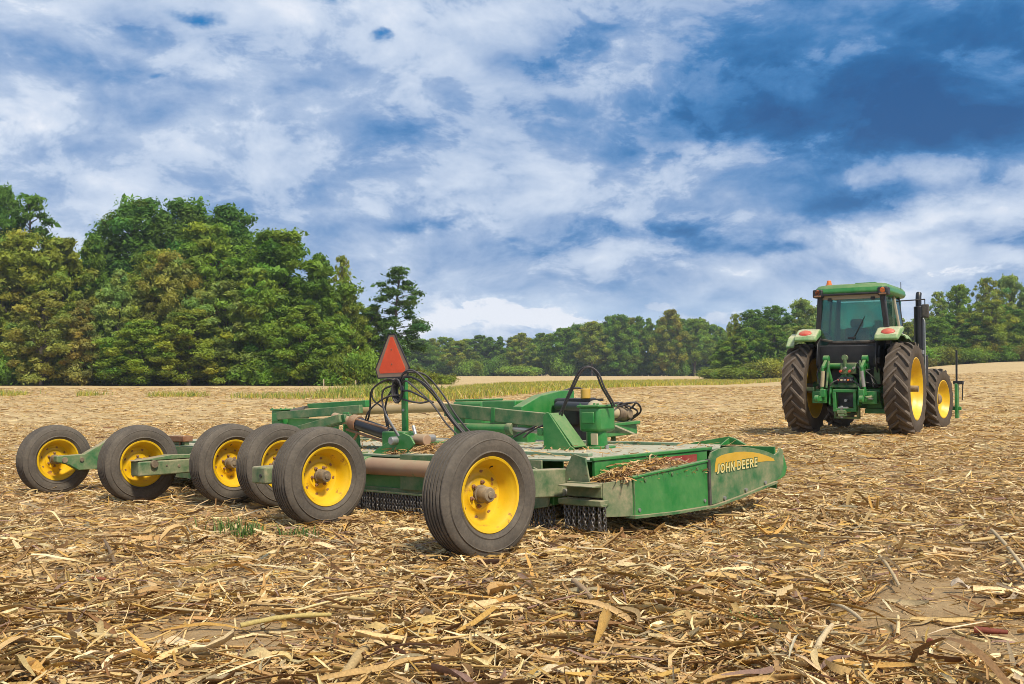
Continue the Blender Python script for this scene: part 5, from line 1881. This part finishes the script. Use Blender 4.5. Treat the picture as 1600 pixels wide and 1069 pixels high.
def one_tint(me, col):
    a = me.attributes.new('tint', 'FLOAT_COLOR', 'POINT')
    a.data.foreach_set('color', np.tile(np.array([*col, 1], dtype=np.float32), len(me.vertices)))


def stalk(px0, py0, px1, py1, rad, col, label, rise=.03, rise2=None):
    p0, p1 = Vector(ground_at(px0, py0)), Vector(ground_at(px1, py1))
    c = (p0 + p1) / 2
    a_, b_ = p0 - c + Vector((0, 0, rise)), p1 - c + Vector((0, 0, rise if rise2 is None else rise2))
    pts, rs = [], []
    K = 9
    for k in range(K):
        t = k / (K - 1)
        pts.append(a_.lerp(b_, t) + Vector((0, 0, .012 * math.sin(math.pi * t))))
        rs.append(rad * (1.25 if k in (3, 6) else 1.0) * (1 - .2 * t))
    mb = MB().tube(pts, rs, 9)
    me = mb.mesh('corn_stalk', M['straw'], 50)
    one_tint(me, col)
    o = ob('corn_stalk', me)
    o.location = c
    tag(o, label, 'corn stalk', 'larger stalk pieces on the ground')


stalk(1545, 840, 1600, 905, .010, (.60, .45, .25), 'pale thick stalk leaning at the picture edge right of the mower', .05, .03)
stalk(1510, 852, 1600, 848, .009, (.66, .47, .20), 'yellow stalk lying level near the picture edge')
stalk(1296, 952, 1342, 978, .008, (.60, .46, .27), 'pale broken stalk on bare soil at lower right')
stalk(1370, 885, 1400, 920, .008, (.56, .42, .23), 'slim stalk sticking up from bare soil', .06, .02)
stalk(895, 922, 935, 955, .013, (.40, .27, .15), 'brown stalk end in the straw below the deck', .05, .02)
stalk(1265, 1030, 1295, 990, .011, (.66, .50, .28), 'tan stalk slanting up at the bottom edge', .02, .04)
stalk(1140, 1010, 1150, 950, .013, (.32, .22, .13), 'short upright brown stub in the near straw', .01, .0)
stalk(540, 1062, 590, 1005, .017, (.52, .36, .16), 'thick bent stalk at the bottom edge below the near wheel', .02, .03)
stalk(380, 985, 520, 968, .010, (.52, .40, .14), 'long olive yellow stalk left of the bottom centre')
stalk(60, 1010, 190, 1002, .010, (.56, .42, .20), 'long tan stalk near the lower left corner')
stalk(185, 880, 168, 860, .010, (.24, .16, .09), 'dark stub standing below the second wheel', .0, .07)


def husk(px, py, L, wd, yaw, col, label, arch=.35, seed=0):
    r = np.random.default_rng(seed)
    x, y, z = ground_at(px, py)
    S, Cc = 10, 7
    s = np.linspace(0, 1, S)[:, None]
    c = np.linspace(-1, 1, Cc)[None]
    prof = np.sin(np.pi * (.06 + .90 * s)) ** .75
    lx = (s - .5) * L + 0 * c
    ly = c * wd / 2 * prof
    lz = (1 - c ** 2) * wd * arch * prof + .02 * np.sin(s * 5) + r.normal(0, .004, (S, Cc)) + .03 * (s - .3) ** 2
    co = np.stack([lx * math.cos(yaw) - ly * math.sin(yaw), lx * math.sin(yaw) + ly * math.cos(yaw), lz], -1).reshape(-1, 3)
    i = np.arange(S - 1)[:, None] * Cc + np.arange(Cc - 1)[None]
    f = np.stack([i, i + 1, i + Cc + 1, i + Cc], -1).reshape(-1, 4)
    rib = (1 + .12 * np.cos(np.arange(Cc) * 2.4))[None, :, None] * np.ones((S, 1, 1))
    tint = (np.array(col)[None, None] * rib * np.linspace(.85, 1.15, S)[:, None, None]).reshape(-1, 3)
    o = ob('corn_husk', fast_mesh('corn_husk', co, f, M['straw'], tint, smooth=True))
    o.location = (x, y, z + .015)
    tag(o, label, 'corn husk', 'larger husks on the ground')


husk(285, 1012, .20, .060, .15, (.74, .57, .33), 'pale curled husk on soil at lower left', seed=1)
husk(420, 1032, .16, .060, .1, (.60, .44, .20), 'tan husk right of the pale curled one', seed=2)
husk(1250, 862, .22, .060, -.15, (.72, .48, .16), 'orange yellow husk below the deck front', seed=3)
husk(690, 978, .26, .050, .3, (.62, .43, .15), 'yellow husk below the near wheel', seed=4)
husk(600, 990, .17, .055, -.2, (.58, .40, .15), 'golden husk left of the bottom centre', seed=5)
husk(1215, 1000, .13, .06, 0.0, (.20, .13, .08), 'dark brown husk in the straw at lower right', seed=6)
husk(870, 1055, .20, .055, .6, (.70, .55, .32), 'wide pale husk at the bottom edge', seed=7)
husk(1110, 935, .24, .045, .05, (.48, .33, .15), 'long brown husk below the lettered shield', seed=8)
husk(1495, 918, .10, .04, .2, (.55, .44, .32), 'greyish husk on the bare soil patch', seed=9)


def cob(px, py, L, rad, yaw, label):
    x, y, z = ground_at(px, py)
    prof = [(-L / 2, 0), (-L / 2, rad * .6)]
    for k in range(14):
        t = k / 13
        prof.append((-L / 2 + L * t, rad * (1 - .45 * t ** 2) * (1 + .10 * (k % 2))))
    prof += [(L / 2, 0)]
    me = MB().lathe(prof, 12).mesh('corn_cob', M['straw'], 30)
    one_tint(me, (.24, .065, .038))
    o = ob('corn_cob', me)
    o.location = (x, y, z + rad * .7)
    o.rotation_euler = (0, 0, yaw)
    tag(o, label, 'corn cob')


cob(1540, 985, .11, .012, -.35, 'reddish corn cob lying near the right picture edge')
cob(1446, 1002, .04, .013, 1.2, 'round red cob end on bare soil')
cob(160, 905, .07, .012, .3, 'reddish cob piece in the straw at the left')

# stakes at the wood edge
for px, h_ in ((506, .6), (556, .5)):
    X_ = (px - 800) / FPX * 80
    o = ob('field_stake', MB().cyl((0, 0, -.1), (0, 0, h_), .05, 8).cyl((0, 0, h_), (0, 0, h_ + .05), .05, 8, .02), mat=M['cream'])
    o.location = (X_, 80, gz(X_, 80))
    tag(o, 'thin pale stake at the wood edge, ' + ('the taller one' if px == 506 else 'the shorter one next to the triangle'), 'stake', 'pale stakes at the wood edge')

# ------------------------------------------------------------------ summer haze
hz_m = bpy.data.materials.new('haze_air')
hz_m.use_nodes = True
hz_m.node_tree.nodes.clear()
N_ = NT(hz_m.node_tree)
pv = N_.new('ShaderNodeVolumePrincipled')
pv.inputs['Color'].default_value = (.80, .88, 1.0, 1)
pv.inputs['Density'].default_value = .00030
ou = N_.new('ShaderNodeOutputMaterial')
N_.l.new(pv.outputs[0], ou.inputs['Volume'])
hzo = ob('haze', MB().b2((-1420, -60, -12), (1420, 660, 60)), mat=hz_m)
tag(hzo, 'thin pale summer haze over the whole field', 'haze', kind='stuff')
